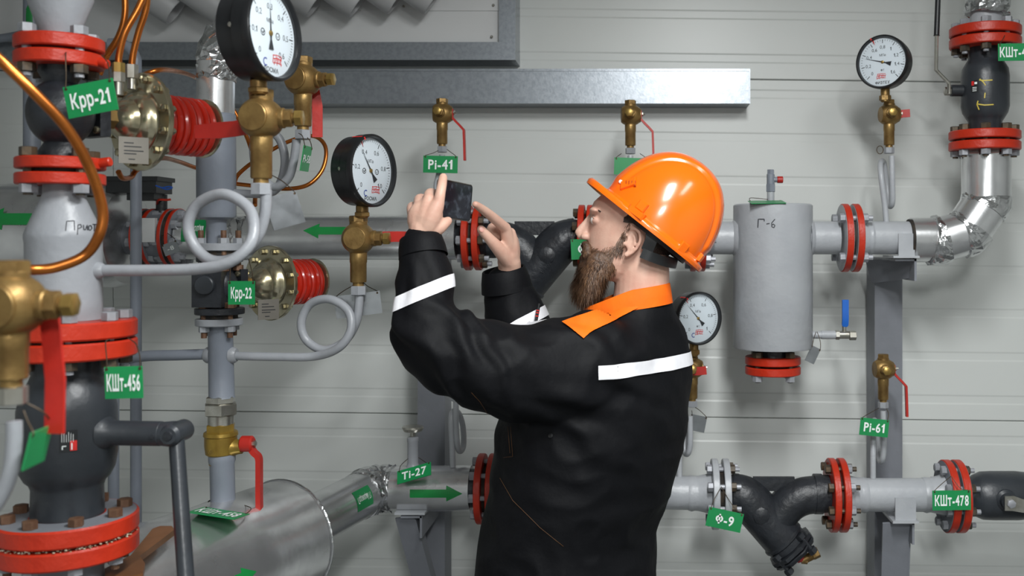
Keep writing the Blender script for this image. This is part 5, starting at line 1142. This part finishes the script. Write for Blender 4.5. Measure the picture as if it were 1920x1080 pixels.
def torso_rings(shrink=0.0, rows=None):
    out = []
    for py, cx, half, b in (rows or TORSO):
        hm = PX(half, DP); a = math.sqrt(max(hm*hm-(b*0.643)**2, 0.0009))/0.766
        out.append(sell(P(cx, py, DP), Fw, Lf, max(a-shrink, 0.03), max(b-shrink, 0.03), 2.25))
    return out
SL_L = [((1150, 690, 2.15), .112), ((1075, 694, 2.07), .110), ((1000, 700, 2.02), .100), ((930, 691, 1.98), .093), ((865, 668, 1.95), .084), ((815, 634, 1.94), .074), ((796, 587, 1.95), .063), ((796, 535, 1.965), .055), ((793, 482, 1.98), .0435), ((790, 455, 1.985), .036)]
SL_R = [((1195, 690, 2.30), .085), ((1150, 694, 2.34), .088), ((1085, 705, 2.37), .09), ((1015, 695, 2.36), .084), ((984, 645, 2.34), .08), ((966, 590, 2.33), .073), ((952, 548, 2.32), .058), ((946, 530, 2.318), .047)]
def jacket_noise(v):
    n1 = noise.noise(v*7.0); n2 = noise.noise(V((v.x*22, v.y*12, v.z*12))+V((3, 1, 7)))
    w_ = noise.noise(V((v.x*9+v.z*14, v.y*10, v.z*9-v.x*10)))
    d = 0.0050*n1+0.0034*n2+0.009*(1-abs(w_)*2.6)*(0.4)
    # elbow and forearm creases
    e = (v-P(830, 640, 1.95)).length
    if e < 0.2: d += 0.0095*(1-e/0.2)*math.sin(v.x*105+v.z*70+6*noise.noise(v*11))
    e = (v-P(1090, 720, 2.0)).length
    if e < 0.25: d += 0.007*(1-e/0.25)*math.sin((v.x*0.6+v.z)*75+5*noise.noise(v*8))
    return d
def person():
    root = thing('person', 'worker in black jacket and orange hard hat holding up a phone', 'person', V((P(1062, 0, DP).x, DP, 0)))
    # ---------- jacket
    mb = MB(); loft(mb, torso_rings())
    limb(mb, [P(*p) for p, r in SL_L], [r for p, r in SL_L], 28); limb(mb, [P(*p) for p, r in SL_R], [r for p, r in SL_R], 28)
    mb.sphere(P(1100, 672, 2.08), 0.098, 24); mb.sphere(P(1190, 682, 2.28), 0.085, 24)
    vs, fs, ns = remesh(mb, 0.0065, 10, 0.6, jacket_noise)
    jk = from_raw('jacket', vs, fs, 'jacket_black', root, 'black work jacket')
    bvh = BVHTree.FromPolygons(vs, fs)
    eye = V((0, 0, CAMZ))
    def hit(px, py, tree=bvh):
        d = (P(px, py, 2.0)-eye).normalized(); h = tree.ray_cast(eye, d)
        if h[0] is None: return None, None
        n = h[1] if h[1].dot(d) < 0 else -h[1]
        return h[0], n
    def rad(c, d, off=0.0025, tree=bvh):
        d = V(d).normalized(); h = tree.ray_cast(V(c)+d*0.30, -d)
        return h[0]+d*off if h[0] is not None else V(c)+d*0.1
    # cuffs: open tubes with a folded edge
    for (a, b, r0, r1_, lab) in ((P(794, 482, 1.98), P(789, 447, 1.990), .0485, .0405, 0), (P(951, 543, 2.32), P(943, 497, 2.31), .0600, .0485, 1)):
        if lab: b = P(944, 505, 2.312)
        ax = (b-a); L = ax.length
        cf = MB().lathe(a, ax, [(0, r0), (L*0.5, (r0+r1_)/2+0.002), (L, r1_+0.0015), (L+0.0015, r1_), (L, r1_-0.003), (L*0.35, r1_-0.001)], 40, cap0=False, cap1=False).build('cuff', 'jacket_black', root, 'black sleeve cuff')
        an, u, v = basis(ax)
        MB().tube([a+an*(L-0.007)+(u*math.cos(t)+v*math.sin(t))*(r1_+0.0025) for t in [2*PI*k/40 for k in range(40)]], 0.0005, 5, closed=True).build('stitching', 'thread', cf)
    # reflective bands
    def band(name, c, nrm, width, lab, a0=0, a1=2*PI, steps=56):
        nrm = V(nrm).normalized(); _, u, v = basis(nrm); mb = MB(); rows = []
        for k in range(steps+1):
            t = a0+(a1-a0)*k/steps; d = u*math.cos(t)+v*math.sin(t)
            for w_ in (-0.5, -0.17, 0.17, 0.5): mb.v.append(rad(V(c)+nrm*(w_*width), d))
        for k in range(steps):
            for j in range(3): i = k*4+j; mb.face(i, i+1, i+5, i+4)
        return mb.build(name, 'reflective_tape', root, lab, sharp=80)
    band('reflective_band', P(797, 548, 1.96), (-0.39, 0.0, 0.92), PX(24, 1.95), 'white reflective band on the near sleeve')
    band('reflective_band', P(975, 606, 2.33), (-0.45, 0.0, 0.90), PX(20, 2.3), 'white reflective band on the far sleeve')
    # band across the back
    mb = MB(); n = 0; c = P(1150, 690, 2.2)
    ang = [math.radians(96-k*4.0) for k in range(38)]
    for t in ang:
        d = V((math.cos(t), -math.sin(t), 0))
        for w_ in (-0.5, -0.17, 0.17, 0.5):
            cz = V((c.x, c.y, 1.386+w_*0.0285)); mb.v.append(rad(cz, d, 0.0035))
    for k in range(len(ang)-1):
        for j in range(3): i = k*4+j; mb.face(i, i+1, i+5, i+4)
    mb.build('reflective_band', 'reflective_tape', root, 'white reflective band across the back', sharp=80)
    # orange yoke on the shoulder
    top = [(1053, 606), (1080, 596), (1110, 586), (1150, 576), (1196, 566)]; bot = [(1094, 635), (1104, 627), (1128, 613), (1158, 600), (1196, 579)]
    def lerp_pl(pl, t):
        t *= len(pl)-1; i = min(int(t), len(pl)-2); f = t-i; return (pl[i][0]*(1-f)+pl[i+1][0]*f, pl[i][1]*(1-f)+pl[i+1][1]*f)
    mb = MB(); nu, nv = 44, 16; ok = True; pts = []
    for i in range(nu):
        for j in range(nv):
            a, b = lerp_pl(top, i/(nu-1)), lerp_pl(bot, i/(nu-1)); t = j/(nv-1); h, nn = hit(a[0]*(1-t)+b[0]*t, a[1]*(1-t)+b[1]*t)
            pts.append(h+nn*0.0042 if h is not None else None)
    idx = {}
    for k, p_ in enumerate(pts):
        if p_ is not None: idx[k] = len(mb.v); mb.v.append(p_)
    for i in range(nu-1):
        for j in range(nv-1):
            ks = [i*nv+j, i*nv+j+1, (i+1)*nv+j+1, (i+1)*nv+j]
            if all(k in idx for k in ks) and max((pts[ks[0]]-pts[k]).length for k in ks) < 0.05: mb.face(*[idx[k] for k in ks])
    mb.build('shoulder_yoke', 'fabric_orange', root, 'orange shoulder yoke', sharp=80)
    # collar
    mb = MB(); n = 48; rows = []
    cc = P(1187, 572, DP)
    for (h, fl) in ((-0.012, 0.004), (0.0, 0.003), (0.014, 0.0), (0.030, 0.002), (0.0315, 0.004), (0.030, 0.006), (0.004, 0.010), (-0.012, 0.012)):
        for k in range(n):
            t = 2*PI*k/n; dx, dy = math.cos(t), math.sin(t)      # dx=+1 nape side
            hh = h*(1.0 if dx > 0 else 1.0+0.05*dx)
            x = cc.x+(0.076+fl)*dx-(0.028 if dx < 0 else 0)*abs(dx)**1.5; y = cc.y+(0.068+fl)*dy
            z = cc.z+hh+0.012*dx-(0.030*abs(min(0, dx))**1.3)+0.006
            mb.v.append(V((x, y, z)))
    for r_ in range(7):
        for k in range(n): mb.face(r_*n+k, r_*n+(k+1) % n, (r_+1)*n+(k+1) % n, (r_+1)*n+k)
    mb.build('collar', 'fabric_orange', root, 'orange stand-up collar', sharp=80)
    # seams
    def seam(pl, name='stitching', r=0.00042, off=0.0012, m='thread'):
        mb = MB(); P_ = [hit(*lerp_pl(pl, i/30)) for i in range(31)]; P_ = [a+b*off for a, b in P_ if a is not None]
        if len(P_) > 2: mb.tube(P_, r, 5); mb.build(name, m, jk)
    seam([(938, 896), (962, 938), (1012, 988), (1056, 1024)]); seam([(958, 800), (962, 856), (945, 858)]); seam([(953, 800), (957, 850)])
    seam([(884, 735), (900, 752), (914, 775)])
    h, nn = hit(1033, 817)
    if h is not None: MB().lathe(h, nn, [(0, 0.005), (0.002, 0.005), (0.003, 0.003)], 14).build('snap_button', 'gauge_black', jk)
    # ---------- trousers and boots
    mb = MB(); hip = P(1062, 1075, DP)
    loft(mb, [sell(V((hip.x, hip.y, z)), Fw, Lf, a, b) for z, a, b in ((0.72, .10, .15), (0.80, .115, .165), (0.92, .115, .165), (1.0, .11, .15))])
    feet = []
    for s in (-1, 1):
        a = V((hip.x, hip.y, 0.80))+Lf*(0.085*s); k = V((hip.x-0.01, hip.y, 0.48))+Lf*(0.10*s); f = V((hip.x+0.02, hip.y, 0.09))+Lf*(0.12*s); feet.append(f)
        limb(mb, [a, a.lerp(k, .5), k, k.lerp(f, .5), f], [.105, .095, .078, .072, .068], 24)
    vs, fs, ns = remesh(mb, 0.012, 6, 0.5, lambda v: 0.006*noise.noise(v*9)); from_raw('trousers', vs, fs, 'jacket_black', root)
    for s, f in zip((-1, 1), feet):
        mb = MB(); d = (Fw+Lf*0.2*s).normalized(); sd = V((-d.y, d.x, 0))
        loft(mb, [sell(V((f.x, f.y, 0))+d*(o_)+Z*z_, sd, Z, w_, h_, 2.6, 24) for o_, z_, w_, h_ in ((-.085, .045, .030, .044), (-.06, .052, .040, .052), (0, .055, .044, .055), (.07, .045, .048, .045), (.13, .036, .050, .036), (.17, .030, .042, .030), (.19, .026, .025, .026))])
        loft(mb, [sell(V((f.x, f.y, z_)), d, sd, .055, .045, 2.3, 24) for z_ in (.04, .10, .17)])
        vs, fs, ns = remesh(mb, 0.008, 3); 
        for q_ in vs: q_.z = max(q_.z, 0.001)
        from_raw('boot', vs, fs, 'boot_leather', root)
    # ---------- body: head, neck, trunk, arms and hands in one skin
    E = P(1172, 455, DP); yaw = math.radians(-3); pit = math.radians(8)
    f0 = V((-math.cos(yaw), math.sin(yaw), 0)); l0 = Z.cross(f0)
    f_ = f0*math.cos(pit)+Z*math.sin(pit); u_ = Z*math.cos(pit)-f0*math.sin(pit)
    RH = Matrix((f_, l0, u_)).transposed()
    def H(x, y, z): return E+f_*x+l0*y+u_*z
    mb = MB(); rings = []
    for z, xf, xb, hw in ((-.088, .060, -.01, .022), (-.080, .072, -.03, .036), (-.066, .077, -.05, .047), (-.048, .077, -.065, .055), (-.025, .081, -.08, .061), (0.0, .083, -.092, .068), (.025, .083, -.102, .073), (.042, .081, -.107, .0755), (.058, .0865, -.109, .077), (.080, .081, -.108, .076), (.098, .066, -.10, .072), (.114, .040, -.088, .060), (.124, .010, -.06, .040)):
        ring = []; xc, rx = (xf+xb)/2, (xf-xb)/2
        for k in range(44):
            t = 2*PI*k/44; c_, s_ = math.cos(t), math.sin(t); e = 2/2.25
            x = xc+rx*math.copysign(abs(c_)**e, c_); y = hw*math.copysign(abs(s_)**e, s_)*(1-0.12*max(0, c_)**2)
            ring.append(H(x, y, z))
        rings.append(ring)
    loft(mb, rings)
    def ell(c, r, rot=RH, n=20): mb.sphere(H(*c), 1.0, n, r, rot)
    limb(mb, [H(.080, 0, .052), H(.0905, 0, .034), H(.1005, 0, .017), H(.1045, 0, .0085)], [.0060, .0068, .0082, .0086], 14)
    limb(mb, [H(.072, 0, .054), H(.080, 0, .034), H(.088, 0, .014), H(.090, 0, .004)], [.0085, .0095, .0115, .0115], 14)
    ell((.096, 0, .001), (.012, .009, .0075))
    for s in (-1, 1):
        ell((.088, s*.0125, .001), (.011, .0075, .008)); ell((.076, s*.030, .060), (.012, .026, .008)); ell((.0690, s*.031, .0390), (.0125, .0150, .0110))
        # ear
        pth = [(.010, .018), (.010, .030), (.001, .0365), (-.013, .0365), (-.0245, .026), (-.027, .008), (-.021, -.010), (-.010, -.024), (.000, -.031)]
        Y_ = lambda x: .0735+0.42*max(0, -x+.004)
        pth = [(a*.88, b*.86) for a, b in pth]
        limb(mb, [H(a-.004, s*Y_(a), b) for a, b in pth], [.0030, .0036, .0038, .004, .0042, .004, .0038, .004, .0046], 10, 3)
        limb(mb, [H(a-.004, s*(Y_(a)-.001), b) for a, b in ((-.003, .020), (-.011, .015), (-.0135, .004), (-.008, -.009), (-.001, -.014))], [.0026, .003, .0032, .003, .0026], 8, 3)
        mb.sphere(H(-.012, s*.0735, .003), 1.0, 16, (.014, .0042, .025), Matrix.Rotation(math.radians(20*s), 3, u_) @ RH)
        ell((-.003, s*.0745, -.025), (.0055, .0038, .0065)); ell((.004, s*.0755, -.003), (.004, .0035, .006))
    ell((.083, 0, -.023), (.008, .022, .006)); ell((.081, 0, -.034), (.008, .019, .006)); ell((.070, 0, -.068), (.016, .022, .018))
    # neck
    limb(mb, [P(1200, 640, DP), P(1201, 590, DP), P(1203, 545, DP), P(1204, 505, DP), P(1203, 460, DP)], [.075, .066, .061, .060, .056], 28)
    loft(mb, torso_rings(0.028, TORSO[1:11]))
    limb(mb, [P(*p) for p, r in SL_L], [max(r*0.62, .028) for p, r in SL_L], 18); limb(mb, [P(*p) for p, r in SL_R], [max(r*0.6, .028) for p, r in SL_R], 18)
    # left hand (near): back of the hand to the viewer, index finger up along the phone
    def chain(pts, rs, k=4): limb(mb, [P(*p) for p in pts], rs, 14, k)
    W = (790, 446, 1.985)
    chain([(793, 478, 1.98), W, (792, 425, 1.987)], [.030, .0265, .0265])
    for kx, r0, r1_ in (((822, 380, 1.975), .020, .0128), ((804, 374, 1.983), .021, .0125), ((786, 382, 1.993), .020, .0118), ((772, 393, 2.004), .018, .0108)):
        chain([(793, 440, 1.988), ((793+kx[0])/2+1, (436+kx[1])/2, (1.986+kx[2])/2-0.004), kx], [r0+.004, r0, r1_])
    mb.sphere(P(797, 412, 1.985), 1.0, 20, (.036, .021, .040), Matrix.Rotation(math.radians(-8), 3, 'Y')); mb.sphere(P(797, 393, 1.986), 1.0, 18, (.031, .017, .022), Matrix.Rotation(math.radians(-14), 3, 'Y') @ Matrix.Rotation(math.radians(-18), 3, 'Z'))
    chain([(820, 384, 1.978), (804, 379, 1.985), (788, 386, 1.994), (775, 396, 2.003)], [.0115, .0115, .011, .0095]); chain([(818, 402, 1.980), (802, 398, 1.984), (786, 402, 1.992), (775, 410, 2.0)], [.014, .0145, .014, .012])
    chain([(822, 380, 1.975), (826, 361, 1.976), (829, 345, 1.988), (831, 332, 2.003)], [.0122, .0102, .0098, .0085])
    chain([(804, 374, 1.983), (806, 362, 2.012), (818, 364, 2.040), (834, 370, 2.048)], [.0122, .0100, .0095, .008])
    chain([(786, 382, 1.993), (787, 372, 2.022), (803, 374, 2.052), (824, 380, 2.062)], [.0116, .0098, .009, .008])
    chain([(772, 393, 2.004), (773, 386, 2.030), (788, 390, 2.055), (808, 396, 2.066)], [.0106, .0088, .0082, .0072])
    chain([(800, 436, 1.99), (820, 428, 1.988), (832, 420, 1.994), (840, 414, 2.004)], [.020, .0155, .0118, .0090])
    # right hand (far): index finger stretched to the phone, thumb up, other fingers curled
    chain([(946, 528, 2.318), (955, 505, 2.31), (954, 488, 2.30)], [.030, .0265, .027])
    mb.sphere(P(957, 474, 2.292), 1.0, 18, (.020, .022, .036), Matrix.Rotation(math.radians(12), 3, 'Y'))
    for kx, r0, r1_ in (((948, 428, 2.255), .0165, .0130), ((957, 437, 2.275), .020, .013), ((963, 450, 2.295), .019, .012), ((966, 464, 2.308), .017, .011)):
        chain([(956, 497, 2.305), ((958+kx[0])/2, (490+kx[1])/2, (2.30+kx[2])/2), kx], [r0+.004, r0, r1_])
    chain([(948, 428, 2.255), (921, 405, 2.205), (904, 392, 2.172), (891, 383, 2.145)], [.0130, .0112, .0098, .0075])
    chain([(955, 440, 2.282), (929, 424, 2.272), (920, 433, 2.274), (932, 445, 2.284)], [.0125, .0108, .0100, .0085])
    chain([(962, 453, 2.300), (936, 443, 2.290), (928, 454, 2.290), (941, 463, 2.296)], [.0118, .0102, .0095, .0085])
    chain([(965, 466, 2.310), (944, 460, 2.302), (937, 470, 2.302), (947, 478, 2.306)], [.0108, .0092, .0085, .0075])
    chain([(956, 492, 2.295), (936, 468, 2.258), (918, 448, 2.236), (902, 430, 2.222)], [.0205, .0160, .0122, .0098])
    vs, fs, ns = remesh(mb, 0.0026, 3, 0.5)
    bd = from_raw('body', vs, fs, 'skin', root)
    sk = BVHTree.FromPolygons(vs, fs)
    # nails and eyes
    def nail(px, py, rot, w_, h_):
        h, n_ = hit(px, py, sk)
        if h is None: return
        up = V((math.sin(rot), 0, math.cos(rot))); up = (up-n_*up.dot(n_)).normalized(); rt = up.cross(n_)
        M = Matrix((rt, up, n_)).transposed(); MB().sphere(h-n_*0.0003, 1.0, 12, (w_, h_, 0.0012), M).build('nail', 'nail', bd)
    nail(903, 430, -0.65, .0055, .0068)
    for s in (-1, 1):
        ey = MB().sphere(H(.0728, s*.031, .0395), 1.0, 20, (.0103, .0103, .0103), RH).build('eye', 'eye_white', root)
        MB().sphere(H(.0796, s*.031, .0395), 1.0, 14, (.0038, .0050, .0050), RH).build('iris', 'iris_dark', ey)
        mb = MB(); limb(mb, [H(.0850, s*.012, .0610), H(.0840, s*.026, .0640), H(.0760, s*.042, .0635), H(.064, s*.053, .059)], [.0020, .0026, .0022, .0014], 8, 4); mb.build('eyebrow', 'short_hair', root)
        mb = MB(); limb(mb, [H(.0780, s*.018, .0430), H(.0800, s*.029, .0458), H(.0750, s*.042, .0430)], [.0020, .0028, .0020], 8, 4); mb.build('eyelid', 'skin', root)
    # ---------- beard
    mb = MB()
    for c_, r_ in (((.064, 0, -.070), (.032, .044, .042)), ((.068, 0, -.103), (.030, .036, .036)), ((.060, 0, -.125), (.022, .026, .020)), ((.085, .012, -.016), (.010, .022, .008)), ((.085, -.012, -.016), (.010, .022, .008)), ((.080, .026, -.030), (.012, .012, .018)), ((.080, -.026, -.030), (.012, .012, .018)), ((.083, 0, -.047), (.012, .016, .012))):
        mb.sphere(H(*c_), 1.0, 20, r_, RH)
    for s in (-1, 1):
        for c_, r_ in (((.045, s*.043, -.052), (.036, .015, .028)), ((.058, s*.034, -.074), (.030, .019, .034)), ((.062, s*.026, -.095), (.026, .018, .030))): mb.sphere(H(*c_), 1.0, 18, r_, RH)
    vs, fs, ns = remesh(mb, 0.003, 5, 0.5, lambda v: 0.0010*noise.noise(v*60))
    rb = random.Random(11); mb = MB(); mb.v = [v.copy() for v in vs]; mb.f = list(fs); mb.mi = [0]*len(fs)
    down = (u_*-1.0+f_*0.05)
    for _ in range(9000):
        k = rb.randrange(len(vs)); p0 = vs[k]; n_ = ns[k]; loc = p0-E; zl = loc.dot(u_); xl = loc.dot(f_)
        if n_.dot(l0) < -0.5 and rb.random() < 0.6: continue
        chin = min(1, max(0, (-zl-0.045)/0.05)); L = (0.007+0.022*chin)*rb.uniform(0.7, 1.25)
        d0 = (n_*0.55+down*1.0+V((rb.uniform(-.35, .35), rb.uniform(-.35, .35), rb.uniform(-.3, .3)))).normalized()
        d1 = (d0*0.7+down*0.7-f_*0.18*chin+V((rb.uniform(-.3, .3), rb.uniform(-.3, .3), rb.uniform(-.2, .2)))).normalized()
        p0 = p0-n_*0.001; p1 = p0+d0*L*0.5; p2 = p1+d1*L*0.5; wd = d0.cross(n_+V((0.01, 0.3, 0))).normalized()*0.00042
        i = len(mb.v); mb.v += [p0-wd, p0+wd, p1-wd*0.8, p1+wd*0.8, p2]; mb.cur = 1 if rb.random() < 0.55 else 0
        mb.face(i, i+1, i+3, i+2); mb.face(i+2, i+3, i+4)
    for _ in range(9000):
        sd = 1 if rb.random() < 0.7 else -1; t = rb.random()
        x = rb.uniform(-.004, .075); z = rb.uniform(-.075, .045)
        # cheek line rises from the corner of the mouth to the sideburn by the ear
        lim = -.022 if x > .05 else (-.022+(.05-x)*0.35 if x > .022 else -.012+(.022-x)*2.6)
        if z > lim+rb.uniform(-.006, .006): continue
        if x < .004+rb.uniform(-.003, .003) and z < .03: continue
        if x < .02-(z+.03)*0.25 and z < -.03: continue
        o = H(x, sd*0.16, z); h = sk.ray_cast(o, l0*(-sd))
        if h[0] is None: continue
        p0 = h[0]; n_ = h[1] if h[1].dot(l0*sd) > 0 else -h[1]; L = rb.uniform(.006, .011)
        d0 = (n_*0.35-u_*0.85+f_*0.25+V((rb.uniform(-.3, .3), rb.uniform(-.3, .3), rb.uniform(-.3, .3)))).normalized(); d1 = (d0-u_*0.5-n_*0.25).normalized()
        p0 = p0-n_*0.0006; p1 = p0+d0*L*0.5; p2 = p1+d1*L*0.5; wd = d0.cross(n_).normalized()*0.0004
        i = len(mb.v); mb.v += [p0-wd, p0+wd, p1-wd*0.8, p1+wd*0.8, p2]; mb.cur = 1 if rb.random() < 0.35 else 0
        mb.face(i, i+1, i+3, i+2); mb.face(i+2, i+3, i+4)
    mb.build('beard', ['beard_hair', 'beard_tip'], root, 'full brown beard', sharp=80, recalc=False)
    # ---------- short hair on the back and sides of the head
    mb = MB(); nu, nv = 30, 16
    def fn(i, j):
        az = math.radians(78+204*i/(nu-1)); el = math.radians(-30+95*j/(nv-1)); edge = 1 if 0 < i < nu-1 and j > 0 else 0.965
        if abs(az-PI) > math.radians(62): el = max(el, math.radians(4))
        return H(-.008+.1045*math.cos(az)*math.cos(el)*edge, .0800*math.sin(az)*math.cos(el)*edge, .035+.112*math.sin(el))
    mb.grid(fn, nu, nv); mb.build('hair', 'short_hair', root, 'short dark hair', sharp=80)
    # ---------- hard hat
    hat = thing('hard_hat', 'glossy orange hard hat with ridge and vent slots on the head of the worker', 'helmet', P(1223, 421, DP))
    th = math.radians(38); hy_ = math.radians(-2)
    g0 = V((-math.cos(hy_), math.sin(hy_), 0)); gl = Z.cross(g0); gf = g0*math.cos(th)+Z*math.sin(th); gu = Z*math.cos(th)-g0*math.sin(th)
    C0 = P(1224, 430, DP)
    ax_, by_, hz_ = 0.127, 0.110, 0.177
    def K(x, y, z): return C0+gf*x+gl*y+gu*z
    def dome(t, ph, sc=1.0):
        c_ = math.cos(ph)**0.86 if ph < PI/2-1e-4 else 0.0; s_ = math.sin(ph)**0.96
        ax2 = ax_*(1.0+0.05*max(0, math.cos(t)))
        x, y, z = ax2*math.cos(t)*c_*sc, by_*math.sin(t)*c_*sc, hz_*s_*sc
        if sc == 1.0:
            w_ = abs(y); k_ = 1/(1+math.exp((w_-0.050)/0.0013)); k2 = 1/(1+math.exp((w_-0.056)/0.0013)); up = min(1, max(0, (ph-0.10)/0.12))
            d = (0.0050*k_-0.0024*(k2-k_))*up
            r = V((x/ax_**2, y/by_**2, z/hz_**2)).normalized(); x += r.x*d; y += r.y*d; z += r.z*d
        return K(x, y, z)
    mb = MB(); nt_, np_ = 220, 60
    mb.grid(lambda i, j: dome(2*PI*i/nt_, (PI/2)*j/(np_-1)), nt_, np_, cu=True)
    shell_v, shell_f = list(mb.v), list(mb.f)
    mb.grid(lambda i, j: dome(2*PI*i/nt_, (PI/2)*j/(np_-1), 0.97), nt_, np_, cu=True)
    # brim: outer lip, deep peak in front, turned-down edge
    def brim(i, j):
        t = 2*PI*i/nt_; c_ = math.cos(t); pk = max(0, c_)**2.6; w_ = 0.0075+0.040*pk+0.006*max(0, -c_)**4
        prof = [(-0.0035, 0.012), (0.002, 0.004), (0.35, 0.0015), (0.9, -0.001+0.004*pk), (1.0, -0.005+0.002*pk), (0.97, -0.0115-0.001*pk), (0.3, -0.004), (-0.4, -0.002)]
        a, b = prof[j]; a = a if abs(a) < 0.01 else a*w_
        bx = ax_*(1.0+0.05*max(0, c_))
        n_ = V((c_, math.sin(t)*1.15)).normalized()
        side = (1-abs(c_))*0.0
        return K(bx*c_+n_.x*a, by_*math.sin(t)+n_.y*a, b+side+0.004*pk)
    mb.grid(brim, nt_, 8, cu=True)
    mb.build('shell', 'helmet_orange', hat, sharp=60)
    tree = BVHTree.FromPolygons(shell_v, shell_f)
    def lug(px, py, w_, h_, t_, rot, name='lug', m='helmet_orange', taper=0.8):
        h, n_ = hit(px, py, tree)
        if h is None: return None
        r = (gf*math.cos(rot)+gu*math.sin(rot)); r = (r-n_*r.dot(n_)).normalized(); v = n_.cross(r)
        mb = MB(); i0 = 0
        for s, z_ in ((1.0, -0.004), (1.0, t_*0.7), (taper, t_)):
            for a, b in ((-1, -1), (1, -1), (1, 1), (-1, 1)): mb.v.append(h+r*(a*w_/2*s)+v*(b*h_/2*s)+n_*z_)
        for L_ in range(2):
            for k in range(4): mb.face(L_*4+k, L_*4+(k+1) % 4, L_*4+4+(k+1) % 4, L_*4+4+k)
        mb.face(8, 9, 10, 11); mb.face(3, 2, 1, 0)
        return mb.build(name, m, hat, sharp=30)
    lug(1140, 347, 0.022, 0.024, 0.009, 0.0); lug(1194, 400, 0.042, 0.016, 0.013, 0.0); lug(1204, 388, 0.022, 0.022, 0.009, 0.0); lug(1279, 463, 0.022, 0.024, 0.008, 0.0); lug(1311, 482, 0.014, 0.018, 0.008, 0)
    lug(1179, 345, 0.036, 0.021, 0.0050, -0.60, 'vent_frame', 'helmet_orange', 0.94)
    for k in range(5):
        hpx = lug(1171+k*5.2, 343.5+k*0.6, 0.0030, 0.008+0.0014*k, 0.0056, -0.60, 'vent_slot', 'slot_dark', 0.9)
    h, n_ = hit(1164, 341, tree)
    if h is not None: MB().lathe(h, n_, [(0, 0.0042), (0.003, 0.0042), (0.0045, 0.0025)], 14).build('rivet', 'print_white', hat)
    # harness
    band_pts = []
    for k in range(33):
        t = math.radians(60+240*k/32); band_pts.append(K(0.094*math.cos(t)-0.004, 0.089*math.sin(t), -0.004))
    MB().strip(band_pts, gu, 0.030, 0.003).build('head_band', 'plastic_black', hat)
    nape = smooth_path([P(1203, 474, 2.118), P(1222, 482, 2.118), P(1245, 490, 2.135), P(1262, 494, 2.165), P(1268, 494, 2.20), P(1262, 492, 2.24), P(1240, 484, 2.275), P(1205, 470, 2.285)], 5)
    MB().strip(nape, Z+X*0.25, 0.021, 0.004).build('nape_strap', 'plastic_black', hat)
    MB().strip([P(1213, 470, 2.12), P(1222, 448, 2.115), P(1222, 420, 2.12)], X, 0.026, 0.003).build('strap_arm', 'plastic_black', hat)
    # ---------- phone
    a, b, c_ = P(826, 334, 1.992), P(887, 347, 2.112), P(822, 407, 1.992)
    u = b-a; v = a-c_; w_, h_ = u.length, v.length; u.normalize(); v = (v-u*v.dot(u)).normalized(); n_ = u.cross(v)
    if n_.y > 0: n_ = -n_
    ph = thing('smartphone', 'black smartphone held up sideways between both hands', 'phone', c_)
    cx = a+u*w_/2-v*h_/2
    def rr(w2, h2, r, k=6):
        out = []
        for sx, sy, a0 in ((1, 1, 0), (-1, 1, PI/2), (-1, -1, PI), (1, -1, 1.5*PI)):
            for i in range(k+1):
                t = a0+PI/2*i/k; out.append((sx*(w2-r)+r*math.cos(t), sy*(h2-r)+r*math.sin(t)))
        return out
    uu, vv = (u, v) if u.cross(v).dot(n_) > 0 else (-u, v)
    MB().poly(rr(w_/2, h_/2, 0.008), cx-n_*0.008, uu, vv, 0.0075).build('frame', 'phone_frame', ph)
    MB().poly(rr(w_/2-0.0015, h_/2-0.0015, 0.007), cx-n_*0.0006, uu, vv, 0.0010).build('front_glass', 'phone_glass', ph)
    MB().poly(rr(w_/2-0.006, h_/2-0.004, 0.003), cx+n_*0.0005, uu, vv, 0.0002).build('screen', 'phone_screen', ph)
    MB().poly(rr(0.012, 0.010, 0.003), cx-n_*0.0100-uu*w_*0.3+vv*h_*0.2, uu, vv, 0.002).build('camera_bump', 'phone_glass', ph)
    mb = MB()
    for t_ in (0.25, -0.05): mb.abox(cx, 0.0001, 0.0001, 0.0001)
    # ---------- pen in the far sleeve pocket
    pn = thing('pen', 'black pen with red rings tucked into the far sleeve', 'pen', P(1000, 622, 2.25))
    a, b = P(1001, 624, 2.255), P(1011, 569, 2.262)
    MB().cyl(a, b, 0.0036, n=12).build('barrel', 'plastic_black', pn)
    for t_ in (0.55, 0.66, 0.74): MB().cyl(a.lerp(b, t_), a.lerp(b, t_+0.04), 0.0039, n=12).build('ring', 'dial_red', pn)
person()

# ------------------------------------------------------------------ kinds that repeat carry a group
GROUPS = {'valve_tag': 'small marker tags on the pipework', 'pressure_gauge': 'round dial pressure gauges', 'gauge_valve': 'brass gauge valves', 'siphon_tube': 'grey siphon tubes under gauges',
          'copper_tube': 'copper impulse tubes at the left', 'flow_arrow': 'green flow arrows on pipes', 'strainer': 'black Y-strainers', 'steel_post': 'grey steel posts', 'ball_valve': 'ball valves',
          'pressure_regulator': 'black pressure regulators with red springs', 'insulated_pipe': 'foil insulated pipes', 'pipe_line': 'thin blue-grey pipes', 'pipe_reducer': 'grey pipe reducers', 'pipe': 'grey painted pipes', 'pipe_sticker': 'green pipe stickers', 'union_nut': 'union nuts'}
for _o in bpy.data.objects:
    if _o.parent is None and 'category' in _o.keys():
        _b = _o.name.split('.')[0]
        if _b in GROUPS: _o['group'] = GROUPS[_b]
